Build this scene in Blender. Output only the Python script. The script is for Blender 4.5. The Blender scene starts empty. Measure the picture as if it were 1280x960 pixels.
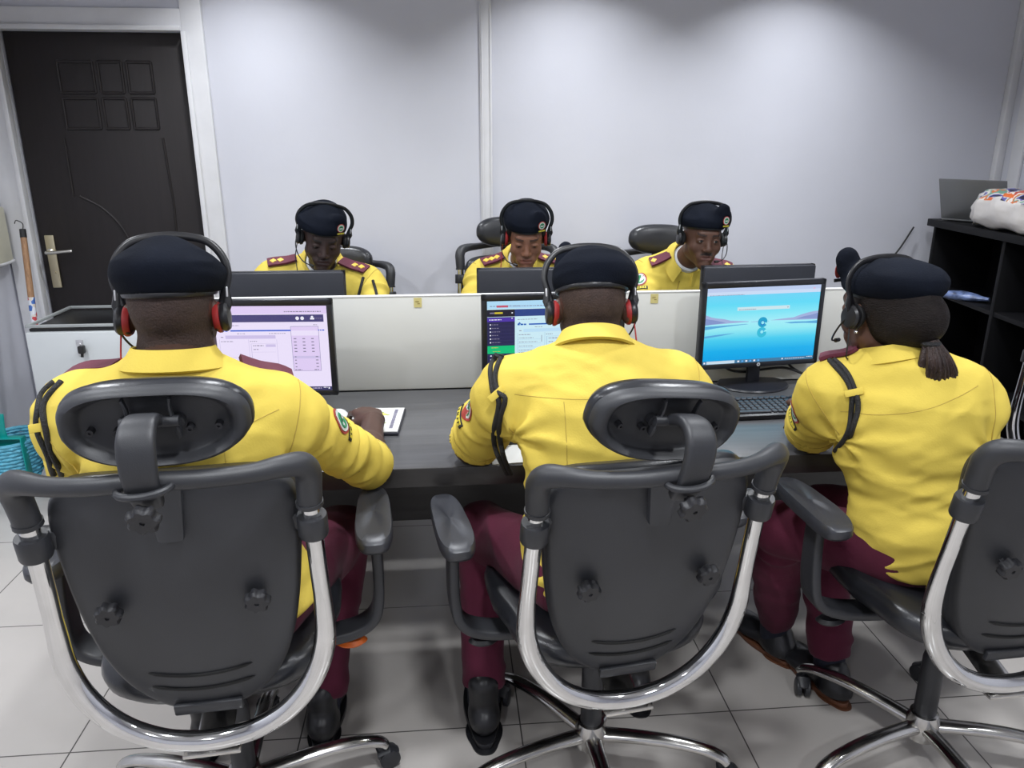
import bpy, bmesh, math, random
import numpy as np
from mathutils import Vector, Matrix, Euler
from mathutils.bvhtree import BVHTree
random.seed(7)
SC = bpy.context.scene
COL = SC.collection
PI = math.pi

# ---------------------------------------------------------------- camera
cam_d = bpy.data.cameras.new('camera'); cam = bpy.data.objects.new('camera', cam_d); COL.objects.link(cam)
cam.location = (0, 0, 1.54)
cam.rotation_euler = (math.radians(90-17.3), 0, math.radians(-5))
cam_d.sensor_width = 36; cam_d.lens = 36*961/1280; cam_d.clip_start = .02
SC.camera = cam
# ---------------------------------------------------------------- light
w = bpy.data.worlds.new('room_air'); SC.world = w; w.use_nodes = True
w.node_tree.nodes['Background'].inputs[0].default_value = (.80, .84, 1, 1)
w.node_tree.nodes['Background'].inputs[1].default_value = .24
SC.view_settings.view_transform = 'Standard'; SC.view_settings.look = 'None'
SC.view_settings.gamma = 1; SC.view_settings.exposure = -0.08; SC.view_settings.use_curve_mapping = False
CEIL = 2.56
def downlight(x, y, power, size=.13, spread=118):
    l = bpy.data.lights.new('downlight_lamp', 'AREA'); l.shape = 'DISK'; l.size = size
    l.energy = power; l.color = (.93, .96, 1); l.spread = math.radians(spread)
    o = bpy.data.objects.new('downlight_lamp', l); COL.objects.link(o); o.location = (x, y, CEIL-.012)
for x in (-.84, .62, 1.72): downlight(x, 3.47, 10)
for x in (-1.55, -.1, 1.35): downlight(x, 2.15, 18, .2, 150)
for x in (-1.4, .15, 1.7): downlight(x, .7, 20, .2, 150)
for x in (-.9, 1.0): downlight(x, -1.0, 20, .2, 150)

# ---------------------------------------------------------------- materials
MATS = {}
def mat(name, col, rough=.5, metal=0, bump=0, bscale=60, vary=0, vscale=6, spec=.5, coat=0, stretch=None, emit=None, estr=1, sheen=0, rvary=0):
    if name in MATS: return MATS[name]
    m = bpy.data.materials.new(name); m.use_nodes = True; nt = m.node_tree; b = nt.nodes['Principled BSDF']
    b.inputs['Base Color'].default_value = (*col, 1); b.inputs['Roughness'].default_value = rough
    b.inputs['Metallic'].default_value = metal; b.inputs['Specular IOR Level'].default_value = spec
    b.inputs['Coat Weight'].default_value = coat; b.inputs['Sheen Weight'].default_value = sheen
    tc = nt.nodes.new('ShaderNodeTexCoord'); mp = nt.nodes.new('ShaderNodeMapping')
    nt.links.new(tc.outputs['Object'], mp.inputs[0])
    if stretch: mp.inputs['Scale'].default_value = stretch
    if vary:
        n = nt.nodes.new('ShaderNodeTexNoise'); n.inputs['Scale'].default_value = vscale; n.inputs['Detail'].default_value = 5
        nt.links.new(mp.outputs[0], n.inputs[0])
        r = nt.nodes.new('ShaderNodeMapRange'); r.inputs[1].default_value = .3; r.inputs[2].default_value = .7
        r.inputs[3].default_value = 1-vary; r.inputs[4].default_value = 1+vary
        nt.links.new(n.outputs[0], r.inputs[0])
        mx = nt.nodes.new('ShaderNodeVectorMath'); mx.operation = 'SCALE'; mx.inputs[0].default_value = col
        nt.links.new(r.outputs[0], mx.inputs['Scale']); nt.links.new(mx.outputs[0], b.inputs['Base Color'])
        if rvary:
            r2 = nt.nodes.new('ShaderNodeMapRange'); r2.inputs[1].default_value = .3; r2.inputs[2].default_value = .7
            r2.inputs[3].default_value = rough-rvary; r2.inputs[4].default_value = rough+rvary
            nt.links.new(n.outputs[0], r2.inputs[0]); nt.links.new(r2.outputs[0], b.inputs['Roughness'])
    if bump:
        n2 = nt.nodes.new('ShaderNodeTexNoise'); n2.inputs['Scale'].default_value = bscale; n2.inputs['Detail'].default_value = 3
        nt.links.new(mp.outputs[0], n2.inputs[0])
        bp = nt.nodes.new('ShaderNodeBump'); bp.inputs['Strength'].default_value = bump; bp.inputs['Distance'].default_value = .004
        nt.links.new(n2.outputs[0], bp.inputs['Height']); nt.links.new(bp.outputs[0], b.inputs['Normal'])
    if emit:
        b.inputs['Emission Color'].default_value = (*emit, 1); b.inputs['Emission Strength'].default_value = estr
    MATS[name] = m
    return m
def s2l(r, g, b):
    return tuple(((c/255)/12.92 if c/255 <= .04045 else ((c/255+.055)/1.055)**2.4) for c in (r, g, b))

WALL = mat('painted_wall', (.63, .638, .70), .55, vary=.03, vscale=2.2, bump=.08, bscale=40)
CEILM = mat('ceiling_paint', (.72, .72, .73), .8, vary=.01)
TRIM = mat('white_gloss_trim', (.70, .70, .72), .35, vary=.04, vscale=9)
PLAS = mat('black_plastic', (.021, .022, .026), .42, bump=.06, bscale=500, vary=.12, vscale=8)
PLAS2 = mat('black_shell_plastic', (.024, .025, .029), .45, bump=.12, bscale=700, vary=.15, vscale=5)
PAD = mat('black_pad_plastic', (.034, .036, .044), .36, bump=.1, bscale=600, vary=.1)
VINYL = mat('black_vinyl', (.016, .017, .021), .3, bump=.08, bscale=250, vary=.1)
CHROME = mat('chrome', (.66, .66, .66), .08, 1, vary=.08, vscale=14, rvary=.05)
DCHROME = mat('dull_chrome', (.55, .54, .52), .2, 1, vary=.12, vscale=20, rvary=.06)
RUB = mat('dark_rubber', (.012, .012, .013), .6, vary=.1)
HOLE = mat('slot_black', (.003, .003, .003), .8, vary=.1)

# ---------------------------------------------------------------- mesh helpers
class MB:
    """collects shapes, then links them as one mesh object"""
    def __init__(s): s.v = []; s.f = []; s.m = []
    def add(s, vs, fs, mi=0, M=None):
        o = len(s.v)
        if M is not None: vs = [M @ Vector(v) for v in vs]
        s.v += [tuple(v) for v in vs]; s.f += [tuple(i+o for i in f) for f in fs]; s.m += [mi]*len(fs)
        return s
    def box(s, c, d, bev=0, mi=0, M=None, seg=2):
        bm = bmesh.new(); bmesh.ops.create_cube(bm, size=1)
        for v in bm.verts: v.co = Vector((v.co.x*d[0], v.co.y*d[1], v.co.z*d[2]))
        if bev: bmesh.ops.bevel(bm, geom=bm.edges[:], offset=min(bev, min(d)*.49), segments=seg, profile=.5, affect='EDGES')
        T = Matrix.Translation(c)
        if M is not None: T = M @ T
        bm.verts.index_update()
        s.add([T @ v.co for v in bm.verts], [[v.index for v in f.verts] for f in bm.faces], mi); bm.free(); return s
    def tube(s, pts, rad, seg=12, closed=False, mi=0, flat=None, up=None, M=None, cap=True):
        """swept section; rad number or list; flat=(a,b) scales the section along side / up"""
        P = [Vector(p) for p in pts]; n = len(P)
        R = rad if hasattr(rad, '__len__') else [rad]*n
        T = []
        for i in range(n):
            if closed: t = P[(i+1) % n]-P[i-1]
            else: t = P[min(i+1, n-1)]-P[max(i-1, 0)]
            T.append(t.normalized())
        u = Vector(up) if up else (Vector((0, 0, 1)) if abs(T[0].z) < .9 else Vector((0, 1, 0)))
        u = (u-T[0]*u.dot(T[0])).normalized(); vs = []; fa, fb = flat or (1, 1)
        for i in range(n):
            if i:
                if up: u = Vector(up)
                u = u-T[i]*u.dot(T[i]); u.normalize()
            b = T[i].cross(u)
            for k in range(seg):
                a = 2*PI*k/seg
                vs.append(P[i]+(b*math.cos(a)*fa+u*math.sin(a)*fb)*R[i])
        fs = []
        for i in range(n if closed else n-1):
            j = (i+1) % n
            for k in range(seg):
                l = (k+1) % seg
                fs.append((i*seg+k, i*seg+l, j*seg+l, j*seg+k))
        if not closed and cap:
            fs.append(tuple(range(seg))[::-1]); fs.append(tuple((n-1)*seg+k for k in range(seg)))
        return s.add(vs, fs, mi, M)
    def lathe(s, prof, seg=24, mi=0, M=None, lob=None):
        vs = []; fs = []; n = len(prof)
        for r, z in prof:
            for k in range(seg):
                a = 2*PI*k/seg; q = r
                if lob and r > 0: q = r*(1+lob[1]*(1 if math.cos(a*lob[0]) > 0 else -1)*abs(math.cos(a*lob[0]))**.6)
                vs.append((q*math.cos(a), q*math.sin(a), z))
        for i in range(n-1):
            for k in range(seg):
                l = (k+1) % seg
                fs.append((i*seg+k, i*seg+l, (i+1)*seg+l, (i+1)*seg+k))
        fs.append(tuple(range(seg))[::-1]); fs.append(tuple((n-1)*seg+k for k in range(seg)))
        return s.add(vs, fs, mi, M)
    def rings(s, rings, mi=0, M=None, closed_ends=True):
        n = len(rings[0]); vs = [p for r in rings for p in r]; fs = []
        for i in range(len(rings)-1):
            for k in range(n):
                l = (k+1) % n
                fs.append((i*n+k, i*n+l, (i+1)*n+l, (i+1)*n+k))
        if closed_ends:
            for e, base in ((0, 0), (1, (len(rings)-1)*n)):
                c = sum((Vector(p) for p in rings[0 if not e else -1]), Vector())/n
                vs.append(tuple(c)); ci = len(vs)-1
                for k in range(n):
                    l = (k+1) % n
                    fs.append((base+l, base+k, ci) if not e else (base+k, base+l, ci))
        return s.add(vs, fs, mi, M)
    def prism(s, outline, t, mi=0, M=None):
        n = len(outline); vs = [(x, y, 0) for x, y in outline]+[(x, y, t) for x, y in outline]
        fs = [tuple(range(n))[::-1], tuple(range(n, 2*n))]
        fs += [(k, (k+1) % n, n+(k+1) % n, n+k) for k in range(n)]
        return s.add(vs, fs, mi, M)
    def build(s, name, mats, parent=None, sharp=35, sub=0, fix=True):
        me = bpy.data.meshes.new(name); me.from_pydata(s.v, [], s.f)
        if not isinstance(mats, (list, tuple)): mats = [mats]
        for m in mats: me.materials.append(m)
        me.polygons.foreach_set('material_index', s.m)
        if fix:
            bm = bmesh.new(); bm.from_mesh(me); bmesh.ops.recalc_face_normals(bm, faces=bm.faces); bm.to_mesh(me); bm.free()
        me.polygons.foreach_set('use_smooth', [True]*len(me.polygons))
        if sharp: me.set_sharp_from_angle(angle=math.radians(sharp))
        me.update()
        o = bpy.data.objects.new(name, me); COL.objects.link(o)
        if parent: o.parent = parent
        if sub:
            md = o.modifiers.new('smooth', 'SUBSURF'); md.levels = sub; md.render_levels = sub
        return o
def tag(o, label=None, cat=None, group=None, kind=None):
    if label: o['label'] = label
    if cat: o['category'] = cat
    if group: o['group'] = group
    if kind: o['kind'] = kind
    return o
def thing(name, loc=(0, 0, 0), rz=0, label=None, cat=None, group=None):
    o = bpy.data.objects.new(name, None); COL.objects.link(o); o.location = loc; o.rotation_euler = (0, 0, rz)
    o.empty_display_size = .1
    return tag(o, label, cat, group)
def frame(o, x, z):
    """matrix with origin o, X axis x, Z axis ~z"""
    x = Vector(x).normalized(); z = Vector(z); z = (z-x*z.dot(x)).normalized(); y = z.cross(x)
    M = Matrix((x, y, z)).transposed().to_4x4(); M.translation = Vector(o); return M
def zframe(o, z, x=(1, 0, 0)):
    z = Vector(z).normalized(); x = Vector(x); x = (x-z*x.dot(z)).normalized(); y = z.cross(x)
    M = Matrix((x, y, z)).transposed().to_4x4(); M.translation = Vector(o); return M
def spline(pts, n=8, closed=False):
    """Catmull-Rom through points (any dimension)"""
    P = [np.array(p, float) for p in pts]; N = len(P); out = []
    for i in range(N if closed else N-1):
        g = (lambda k: P[k % N]) if closed else (lambda k: P[min(max(k, 0), N-1)])
        a, b, c, d = g(i-1), g(i), g(i+1), g(i+2)
        for k in range(n):
            t = k/n
            out.append(.5*((2*b)+(-a+c)*t+(2*a-5*b+4*c-d)*t*t+(-a+3*b-3*c+d)*t**3))
    if not closed: out.append(P[-1])
    return out
def structure(name, mb, m, **k): return tag(mb.build(name, m, **k), kind='structure')
# ================================================================ the room
def floor_mat():
    m = bpy.data.materials.new('polished_floor_tiles'); m.use_nodes = True; nt = m.node_tree; b = nt.nodes['Principled BSDF']
    tc = nt.nodes.new('ShaderNodeTexCoord'); mp = nt.nodes.new('ShaderNodeMapping'); mp.inputs['Location'].default_value = (-.176+6, -.552+6, 0)
    nt.links.new(tc.outputs['Object'], mp.inputs[0])
    br = nt.nodes.new('ShaderNodeTexBrick'); br.offset = 0; br.squash = 1
    br.inputs['Scale'].default_value = 1; br.inputs['Brick Width'].default_value = .6; br.inputs['Row Height'].default_value = .6
    br.inputs['Mortar Size'].default_value = .0022; br.inputs['Mortar Smooth'].default_value = .2
    br.inputs['Color1'].default_value = (.48, .452, .425, 1); br.inputs['Color2'].default_value = (.455, .428, .402, 1); br.inputs['Mortar'].default_value = (.09, .085, .08, 1)
    nt.links.new(mp.outputs[0], br.inputs[0])
    n = nt.nodes.new('ShaderNodeTexNoise'); n.inputs['Scale'].default_value = 3; n.inputs['Detail'].default_value = 6; nt.links.new(mp.outputs[0], n.inputs[0])
    r = nt.nodes.new('ShaderNodeMapRange'); r.inputs[3].default_value = .88; r.inputs[4].default_value = 1.12; nt.links.new(n.outputs[0], r.inputs[0])
    v = nt.nodes.new('ShaderNodeVectorMath'); v.operation = 'SCALE'; nt.links.new(br.outputs[0], v.inputs[0]); nt.links.new(r.outputs[0], v.inputs['Scale'])
    nt.links.new(v.outputs[0], b.inputs['Base Color'])
    r2 = nt.nodes.new('ShaderNodeMapRange'); r2.inputs[3].default_value = .16; r2.inputs[4].default_value = .30; nt.links.new(n.outputs[0], r2.inputs[0])
    nt.links.new(r2.outputs[0], b.inputs['Roughness'])
    return m
XL, XR, YB, YF = -2.13, 2.94, 4.0, -2.2
structure('floor', MB().box(((XL+XR)/2, (YB+YF)/2, -.05), (XR-XL+.4, YB-YF+.4, .1)), floor_mat())
structure('ceiling', MB().box(((XL+XR)/2, (YB+YF)/2, CEIL+.05), (XR-XL+.4, YB-YF+.4, .1)), CEILM)
# back wall with the door opening
DX0, DX1, DZ = -1.99, -1.18, 2.036
mb = MB()
mb.box(((DX1+XR+.1)/2, YB+.05, CEIL/2), (XR+.1-DX1, .1, CEIL)); mb.box(((XL-.1+DX0)/2, YB+.05, CEIL/2), (DX0-XL+.1, .1, CEIL))
mb.box(((DX0+DX1)/2, YB+.05, (DZ+CEIL)/2), (DX1-DX0, .1, CEIL-DZ))
structure('wall_back', mb, WALL)
structure('wall_left', MB().box((XL-.05, (YB+YF)/2, CEIL/2), (.1, YB-YF, CEIL)), WALL)
structure('wall_right', MB().box((XR+.05, (YB+YF)/2, CEIL/2), (.1, YB-YF, CEIL)), WALL)
structure('wall_front', MB().box(((XL+XR)/2, YF-.05, CEIL/2), (XR-XL, .1, CEIL)), WALL)
# vertical joint cover strip, corner strip, door casing
structure('trim_1', MB().box((.222, YB-.006, CEIL/2), (.058, .012, CEIL), .003).box((.203, YB-.014, CEIL/2), (.006, .006, CEIL), .001).box((.243, YB-.014, CEIL/2), (.006, .006, CEIL), .001), TRIM)
structure('trim_2', MB().box((XR-.02, YB-.02, CEIL/2), (.04, .04, CEIL), .004).box((XR-.008, YB-.14, CEIL/2), (.016, .08, CEIL), .004), TRIM)
mb = MB()
mb.box((DX1+.05, YB-.01, CEIL/2), (.095, .03, CEIL), .005); mb.box((DX1+.012, YB-.02, DZ/2), (.022, .05, DZ), .004)
mb.box((DX0-.065, YB-.01, DZ/2), (.125, .03, DZ+.1), .005); mb.box((DX0-.012, YB-.02, DZ/2), (.022, .05, DZ), .004)
mb.box(((DX0+DX1)/2-.06, YB-.01, DZ+.05), (DX1-DX0+.236, .024, .095), .004); mb.box(((DX0+DX1)/2, YB-.02, DZ+.012), (DX1-DX0, .05, .022), .004)
structure('trim_3', mb, TRIM)
structure('baseboard_back', MB().box(((DX1+.1+XR)/2, YB-.006, .04), (XR-DX1-.1, .012, .08), .003), TRIM)
structure('baseboard_right', MB().box((XR-.006, (YB+YF)/2, .04), (.012, YB-YF-.3, .08), .003), TRIM)
structure('baseboard_left', MB().box((XL+.006, (YB+YF)/2, .04), (.012, YB-YF-.06, .08), .003), TRIM)
# door
WOODD = mat('dark_wenge_door', (.011, .0075, .008), .5, vary=.2, vscale=5, stretch=(9, 1, .6), bump=.1, bscale=40)
BRASS = mat('satin_brass', (.62, .55, .38), .32, 1, vary=.1)
STEELH = mat('satin_steel', (.62, .60, .56), .3, 1, vary=.05)
LEAF = MB().box(((DX0+DX1)/2, YB+.035, DZ/2+.004), (DX1-DX0-.01, .04, DZ-.012), .003)
door = structure('door_1', LEAF, WOODD)
mb = MB()
def mould(x0, x1, z0, z1):
    for a, b in (((x0, z0), (x1, z0)), ((x1, z0), (x1, z1)), ((x1, z1), (x0, z1)), ((x0, z1), (x0, z0))):
        mb.tube([(a[0], YB+.015, a[1]), (b[0], YB+.015, b[1])], .007, 8)
gx = [-1.78, -1.60, -1.47, -1.335]; gz = [1.92, 1.76, 1.60]
for i in range(3):
    for j in range(2): mould(gx[i]+.012, gx[i+1]-.012, gz[j+1]+.012, gz[j]-.012)
for x in (-1.335,):
    mb.tube([(x, YB+.015, 1.57), (x+.012, YB+.015, 1.25), (x, YB+.015, .9)], .006, 8)
mb.tube([(-1.79, YB+.015, 1.57), (-1.79, YB+.015, 1.30)], .006, 8)
mb.tube(spline([(-1.76, YB+.015, 1.30), (-1.66, YB+.015, 1.24), (-1.58, YB+.015, 1.14), (-1.545, YB+.015, 1.02), (-1.55, YB+.015, .85)], 6), .007, 8)
mb.build('raised_moulding', WOODD, door)
mb = MB(); mb.box((-1.935, YB+.010, .985), (.045, .010, .26), .004); mb.lathe([(.006, 0), (.006, .008)], 12, M=zframe((-1.935, YB+.006, .93), (0, -1, 0)))
pl = mb.build('lock_plate', BRASS, door)
mb = MB(); mb.lathe([(.016, 0), (.016, .012), (.009, .016), (.009, .05)], 16, M=zframe((-1.935, YB+.006, 1.035), (0, -1, 0)))
mb.tube(spline([(-1.935, YB-.044, 1.035), (-1.90, YB-.046, 1.036), (-1.86, YB-.045, 1.040), (-1.815, YB-.04, 1.043)], 5), [.009]*15+[.008], 10, flat=(1, .9))
mb.build('door_handle', STEELH, door)
# floor-to-corner cream panel on the right wall
CREAM = mat('cream_panel', (.66, .64, .52), .5, vary=.04)

# ================================================================ desk bank
DESKM = mat('dark_laminate', (.080, .080, .085), .28, vary=.14, vscale=3, stretch=(1.5, 22, 22), bump=.05, bscale=90)
DESKE = mat('dark_laminate_edge', (.030, .028, .028), .35, vary=.12, vscale=3, stretch=(1.5, 22, 22))
DIVM = mat('ivory_divider_laminate', (.62, .62, .585), .4, vary=.02, vscale=3)
DIVE = mat('divider_white_edge', (.75, .75, .74), .35, vary=.01)
X0, X1 = -.94, 1.56
desk = thing('workstation_desk', ((X0+X1)/2, 2.5, 0), 0, 'long dark grey double-sided workstation desk the six officers sit at', 'desk')
def D(mb, name, m, par=desk, **k):
    mb.v = [(x-desk.location.x, y-2.5, z) for x, y, z in mb.v]
    return mb.build(name, m, par, **k)
D(MB().box(((X0+X1)/2, 2.155, .732), (X1-X0, .67, .034), .003), 'worktop', DESKM)
D(MB().box(((X0+X1)/2, 2.865, .732), (X1-X0, .67, .034), .003), 'worktop', DESKM)
D(MB().box(((X0+X1)/2, 1.818, .728), (X1-X0, .006, .052), .002), 'edge_band', DESKE)
D(MB().box(((X0+X1)/2, 3.202, .728), (X1-X0, .006, .052), .002), 'edge_band', DESKE)
D(MB().box(((X0+X1)/2, 2.27, .55), (X1-X0-.1, .018, .34), .002), 'modesty_panel', DESKE)
D(MB().box(((X0+X1)/2, 2.75, .55), (X1-X0-.1, .018, .34), .002), 'modesty_panel', DESKE)
for x in (X0+.02, X1-.02):
    D(MB().box((x, 2.51, .357), (.04, .52, .714), .002), 'leg_panel', DESKE)
D(MB().box(((X0+X1)/2, 2.51, .9085), (X1-X0, .02, .317), .001), 'divider', DIVM)
D(MB().box(((X0+X1)/2, 2.51, 1.068), (X1-X0, .022, .004), .001), 'divider_edge', DIVE)
STK = mat('yellow_sticker', (.62, .54, .22), .6, vary=.1, vscale=60); STKD = mat('sticker_print', (.33, .25, .08), .6, vary=.1)
for i, x in enumerate((-.091, .699)):
    mb = MB().box((x, 2.4995, 1.046), (.026, .001, .032)); mb.box((x-.002, 2.4988, 1.05), (.012, .0006, .003), mi=1); mb.box((x+.003, 2.4988, 1.043), (.008, .0006, .003), mi=1)
    tag(mb.build('sticker', [STK, STKD]), ['small yellow sticker on the divider left of the middle monitor', 'small yellow sticker on the divider right of the middle officer in front'][i], 'sticker', 'yellow stickers on the desk divider')

# ================================================================ white filing cabinet at the left end
WMET = mat('white_metal', (.60, .63, .64), .35, vary=.03); GEDGE = mat('grey_edge', (.35, .37, .37), .4, vary=.1)
cab = thing('filing_cabinet', (-1.50, 3.50, 0), 0, 'white metal filing cabinet with black top tray left of the desk', 'cabinet')
mb = MB().box((0, 0, .405), (.50, .42, .77), .004); mb.build('body', WMET, cab)
mb = MB().box((0, -.2, .815), (.50, .012, .012), .002).box((0, .2, .815), (.50, .012, .012), .002).box((-.245, 0, .815), (.012, .41, .012), .002).box((.245, 0, .815), (.012, .41, .012), .002)
mb.build('top_rim', GEDGE, cab)
MB().box((0, 0, .797), (.48, .39, .012), .001).build('top_tray', mat('tray_black', (.006, .006, .007), .35, vary=.1), cab)
for z0, z1 in ((.03, .27), (.275, .515)):
    MB().box((0, -.214, (z0+z1)/2), (.49, .012, z1-z0), .002).build('drawer', WMET, cab)
dr = MB().box((0, -.214, .655), (.49, .012, .27), .002).build('drawer', WMET, cab)
lk = MB().box((-.035, -.2225, .725), (.028, .006, .07), .003).lathe([(.010, 0), (.010, .006)], 16, M=zframe((-.035, -.2255, .735), (0, -1, 0))).build('lock', mat('lock_zinc', (.7, .7, .7), .3, 1, vary=.05), dr)
kb = MB().box((-.020, -.245, .722), (.024, .03, .034), .006).tube([(-.02, -.246, .706), (-.022, -.248, .69)], .006, 8)
kb.build('key', mat('key_black', (.01, .01, .01), .4, vary=.05), dr)

# ================================================================ corner by the door
t = thing('mop', (-1.86, 3.55, 0), 0, 'mop with a bare wood and flowery wrapped handle leaning by the door', 'mop')
WOODS = mat('bare_wood_stick', (.34, .19, .10), .6, vary=.25, vscale=20, stretch=(8, 8, 1))
def floral():
    m = bpy.data.materials.new('floral_wrap'); m.use_nodes = True; nt = m.node_tree; b = nt.nodes['Principled BSDF']
    tc = nt.nodes.new('ShaderNodeTexCoord'); v = nt.nodes.new('ShaderNodeTexVoronoi'); v.inputs['Scale'].default_value = 55
    nt.links.new(tc.outputs['Object'], v.inputs[0]); cr = nt.nodes.new('ShaderNodeValToRGB'); cr.color_ramp.interpolation = 'CONSTANT'
    e = cr.color_ramp.elements; e[0].color = (.65, .67, .72, 1); e[1].position = .45; e[1].color = (.05, .14, .42, 1)
    x = e.new(.65); x.color = (.5, .05, .06, 1); x = e.new(.82); x.color = (.6, .55, .5, 1)
    sp = nt.nodes.new('ShaderNodeSeparateColor'); nt.links.new(v.outputs['Color'], sp.inputs[0]); nt.links.new(sp.outputs[0], cr.inputs[0])
    nt.links.new(cr.outputs[0], b.inputs['Base Color']); b.inputs['Roughness'].default_value = .4; return m
FLOR = floral()
a = Vector((-.06, .20, 1.165)); b_ = Vector((-.0, -.04, .10))
P = lambda s: tuple(a.lerp(b_, s))
MB().tube([P(0), P(.02), P(.3)], [.011, .013, .014], 12).build('wood_handle', WOODS, t)
MB().tube([P(.28), P(1)], [.0145, .0145], 12).build('wrapped_handle', FLOR, t)
MB().tube([P(-.005), P(.03)], [.0135, .0140], 12).tube(spline([P(0), tuple(a+Vector((.005, 0, .03))), tuple(a+Vector((-.02, 0, .045))), tuple(a+Vector((-.03, 0, .03)))], 5), .0022, 6).build('hanging_cap', RUB, t)
mb = MB()
for i in range(46):
    an = 2*PI*i/46; r = random.uniform(.05, .085)
    mb.tube(spline([(b_.x+.01*math.cos(an), b_.y+.01*math.sin(an), .12), (b_.x+.5*r*math.cos(an), b_.y+.5*r*math.sin(an), .08), (b_.x+r*math.cos(an), b_.y+r*math.sin(an), .007)], 4), .006, 6)
mb.build('mop_head', mat('mop_cotton', (.45, .45, .47), .9, vary=.2), t)
# woven basket + dustpan
BLUE = mat('light_blue_woven_plastic', (.12, .46, .62), .55, vary=.2, vscale=60)
t = thing('basket', (-2.005, 3.50, 0), 0, 'light blue woven basket on the floor below the teal dustpan', 'basket')
mb = MB(); nrow, nst = 15, 30
for r in range(nrow):
    z = .008+r*.0165
    mb.tube([((.092+.02*r/nrow+.0035*(1 if (k+r) % 2 else -1))*math.cos(2*PI*k/nst), (.12+.02*r/nrow+.0035*(1 if (k+r) % 2 else -1))*math.sin(2*PI*k/nst), z) for k in range(nst)], .0082, 6, closed=True)
mb.tube([(.113*math.cos(2*PI*k/30), .14*math.sin(2*PI*k/30), .252) for k in range(30)], .009, 8, closed=True)
mb.build('weave', BLUE, t)
TEAL = mat('teal_plastic', (.0, .33, .30), .35, vary=.08)
t = thing('dustpan', (-2.0, 3.43, .10), 0, 'teal plastic dustpan standing handle-up in the blue basket', 'dustpan')
mb = MB(); mb.box((0, 0, .09), (.18, .006, .19), .003).box((-.088, -.02, .09), (.006, .045, .19), .003).box((.088, -.02, .09), (.006, .045, .19), .003).box((0, -.02, .183), (.18, .045, .006), .003)
mb.build('pan', TEAL, t)
MB().tube([(0, -.005, .18), (0, -.008, .22), (0, -.008, .29)], [.012, .010, .014], 12, flat=(1.5, .7)).build('handle', TEAL, t)
# cream box on the left wall
t = thing('wall_box', (XL+.03, 3.84, 1.0), 0, 'cream box with a white lower rim mounted on the left wall', 'wall box')
MB().box((-.005, .0, .13), (.05, .20, .26), .012).build('cover', CREAM, t)
MB().tube(spline([(-.02, .11, .01), (.015, .10, .003), (.028, .0, .0), (.028, -.10, .0)], 6), .007, 10).build('rim', TRIM, t)

# ================================================================ black cabinet on the right
BLK = mat('black_cabinet_laminate', (.004, .004, .005), .55, vary=.15, vscale=4, bump=.05, spec=.2)
t = thing('open_cabinet', (2.545, 3.90, 0), math.radians(-7), 'tall black open-fronted cabinet along the right wall with a laptop on top', 'cabinet')
CW, CL, CH = .34, 1.30, 1.17
MB().box((CW/2, -CL/2, CH-.018), (CW+.03, CL, .036), .003).build('top_board', BLK, t)
for y in (-.02, -CL/2, -CL+.02): MB().box((CW/2+.01, y, (CH-.036)/2), (CW-.02, .025, CH-.036), .002).build('side_panel', BLK, t)
MB().box((CW/2+.01, -CL/2, .80), (CW-.03, CL-.05, .022), .002).build('shelf', BLK, t)
MB().box((CW/2+.01, -CL/2, .42), (CW-.03, CL-.05, .022), .002).build('shelf', BLK, t)
MB().box((CW/2+.01, -CL/2, .06), (CW-.03, CL-.05, .022), .002).build('shelf', BLK, t)
MB().box((CW-.005, -CL/2, CH/2), (.012, CL-.03, CH-.04), .001).build('back_panel', BLK, t)
# laptop
ALU = mat('laptop_grey_metal', (.20, .205, .21), .4, .5, vary=.03)
t = thing('laptop', (2.70, 3.70, 1.172), math.radians(118), 'grey laptop standing open on the black cabinet beside the white bag', 'laptop')
MB().box((0, 0, .009), (.32, .22, .014), .005).build('base', ALU, t)
kbm = MB()
for r in range(5):
    for c in range(13): kbm.box((-.138+c*.023, .06-r*.02, .0172), (.019, .016, .002), .0006)
kbm.build('keyboard', RUB, t)
LM = Matrix.Translation((0, .108, .012)) @ Matrix.Rotation(math.radians(-22), 4, 'X')
lid = MB().box((0, 0, .105), (.32, .007, .21), .003, M=LM).build('lid', ALU, t)
MB().box((0, -.0042, .107), (.30, .001, .185), M=LM).build('screen', mat('dark_screen', (.01, .01, .012), .1, vary=.05), lid)
# bag
def bag():
    m = bpy.data.materials.new('printed_bag'); m.use_nodes = True; nt = m.node_tree; b = nt.nodes['Principled BSDF']
    tc = nt.nodes.new('ShaderNodeTexCoord'); v = nt.nodes.new('ShaderNodeTexNoise'); v.inputs['Scale'].default_value = 17; v.inputs['Detail'].default_value = 1
    nt.links.new(tc.outputs['Object'], v.inputs[0]); cr = nt.nodes.new('ShaderNodeValToRGB'); cr.color_ramp.interpolation = 'CONSTANT'
    e = cr.color_ramp.elements; e[0].color = (.02, .02, .05, 1); e[1].position = .38; e[1].color = (.10, .10, .35, 1)
    for p, c in ((.44, (.62, .58, .55)), (.5, (.15, .32, .25)), (.54, (.6, .16, .05)), (.6, (.7, .66, .62)), (.66, (.45, .08, .06))):
        x = e.new(p); x.color = (*c, 1)
    nt.links.new(v.outputs[0], cr.inputs[0]); nt.links.new(cr.outputs[0], b.inputs['Base Color']); b.inputs['Roughness'].default_value = .4; return m
t = thing('shopping_bag', (2.455, 3.38, 1.172), math.radians(-7), 'white plastic bag with colourful print lying on the black cabinet', 'bag')
rings = []
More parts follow.
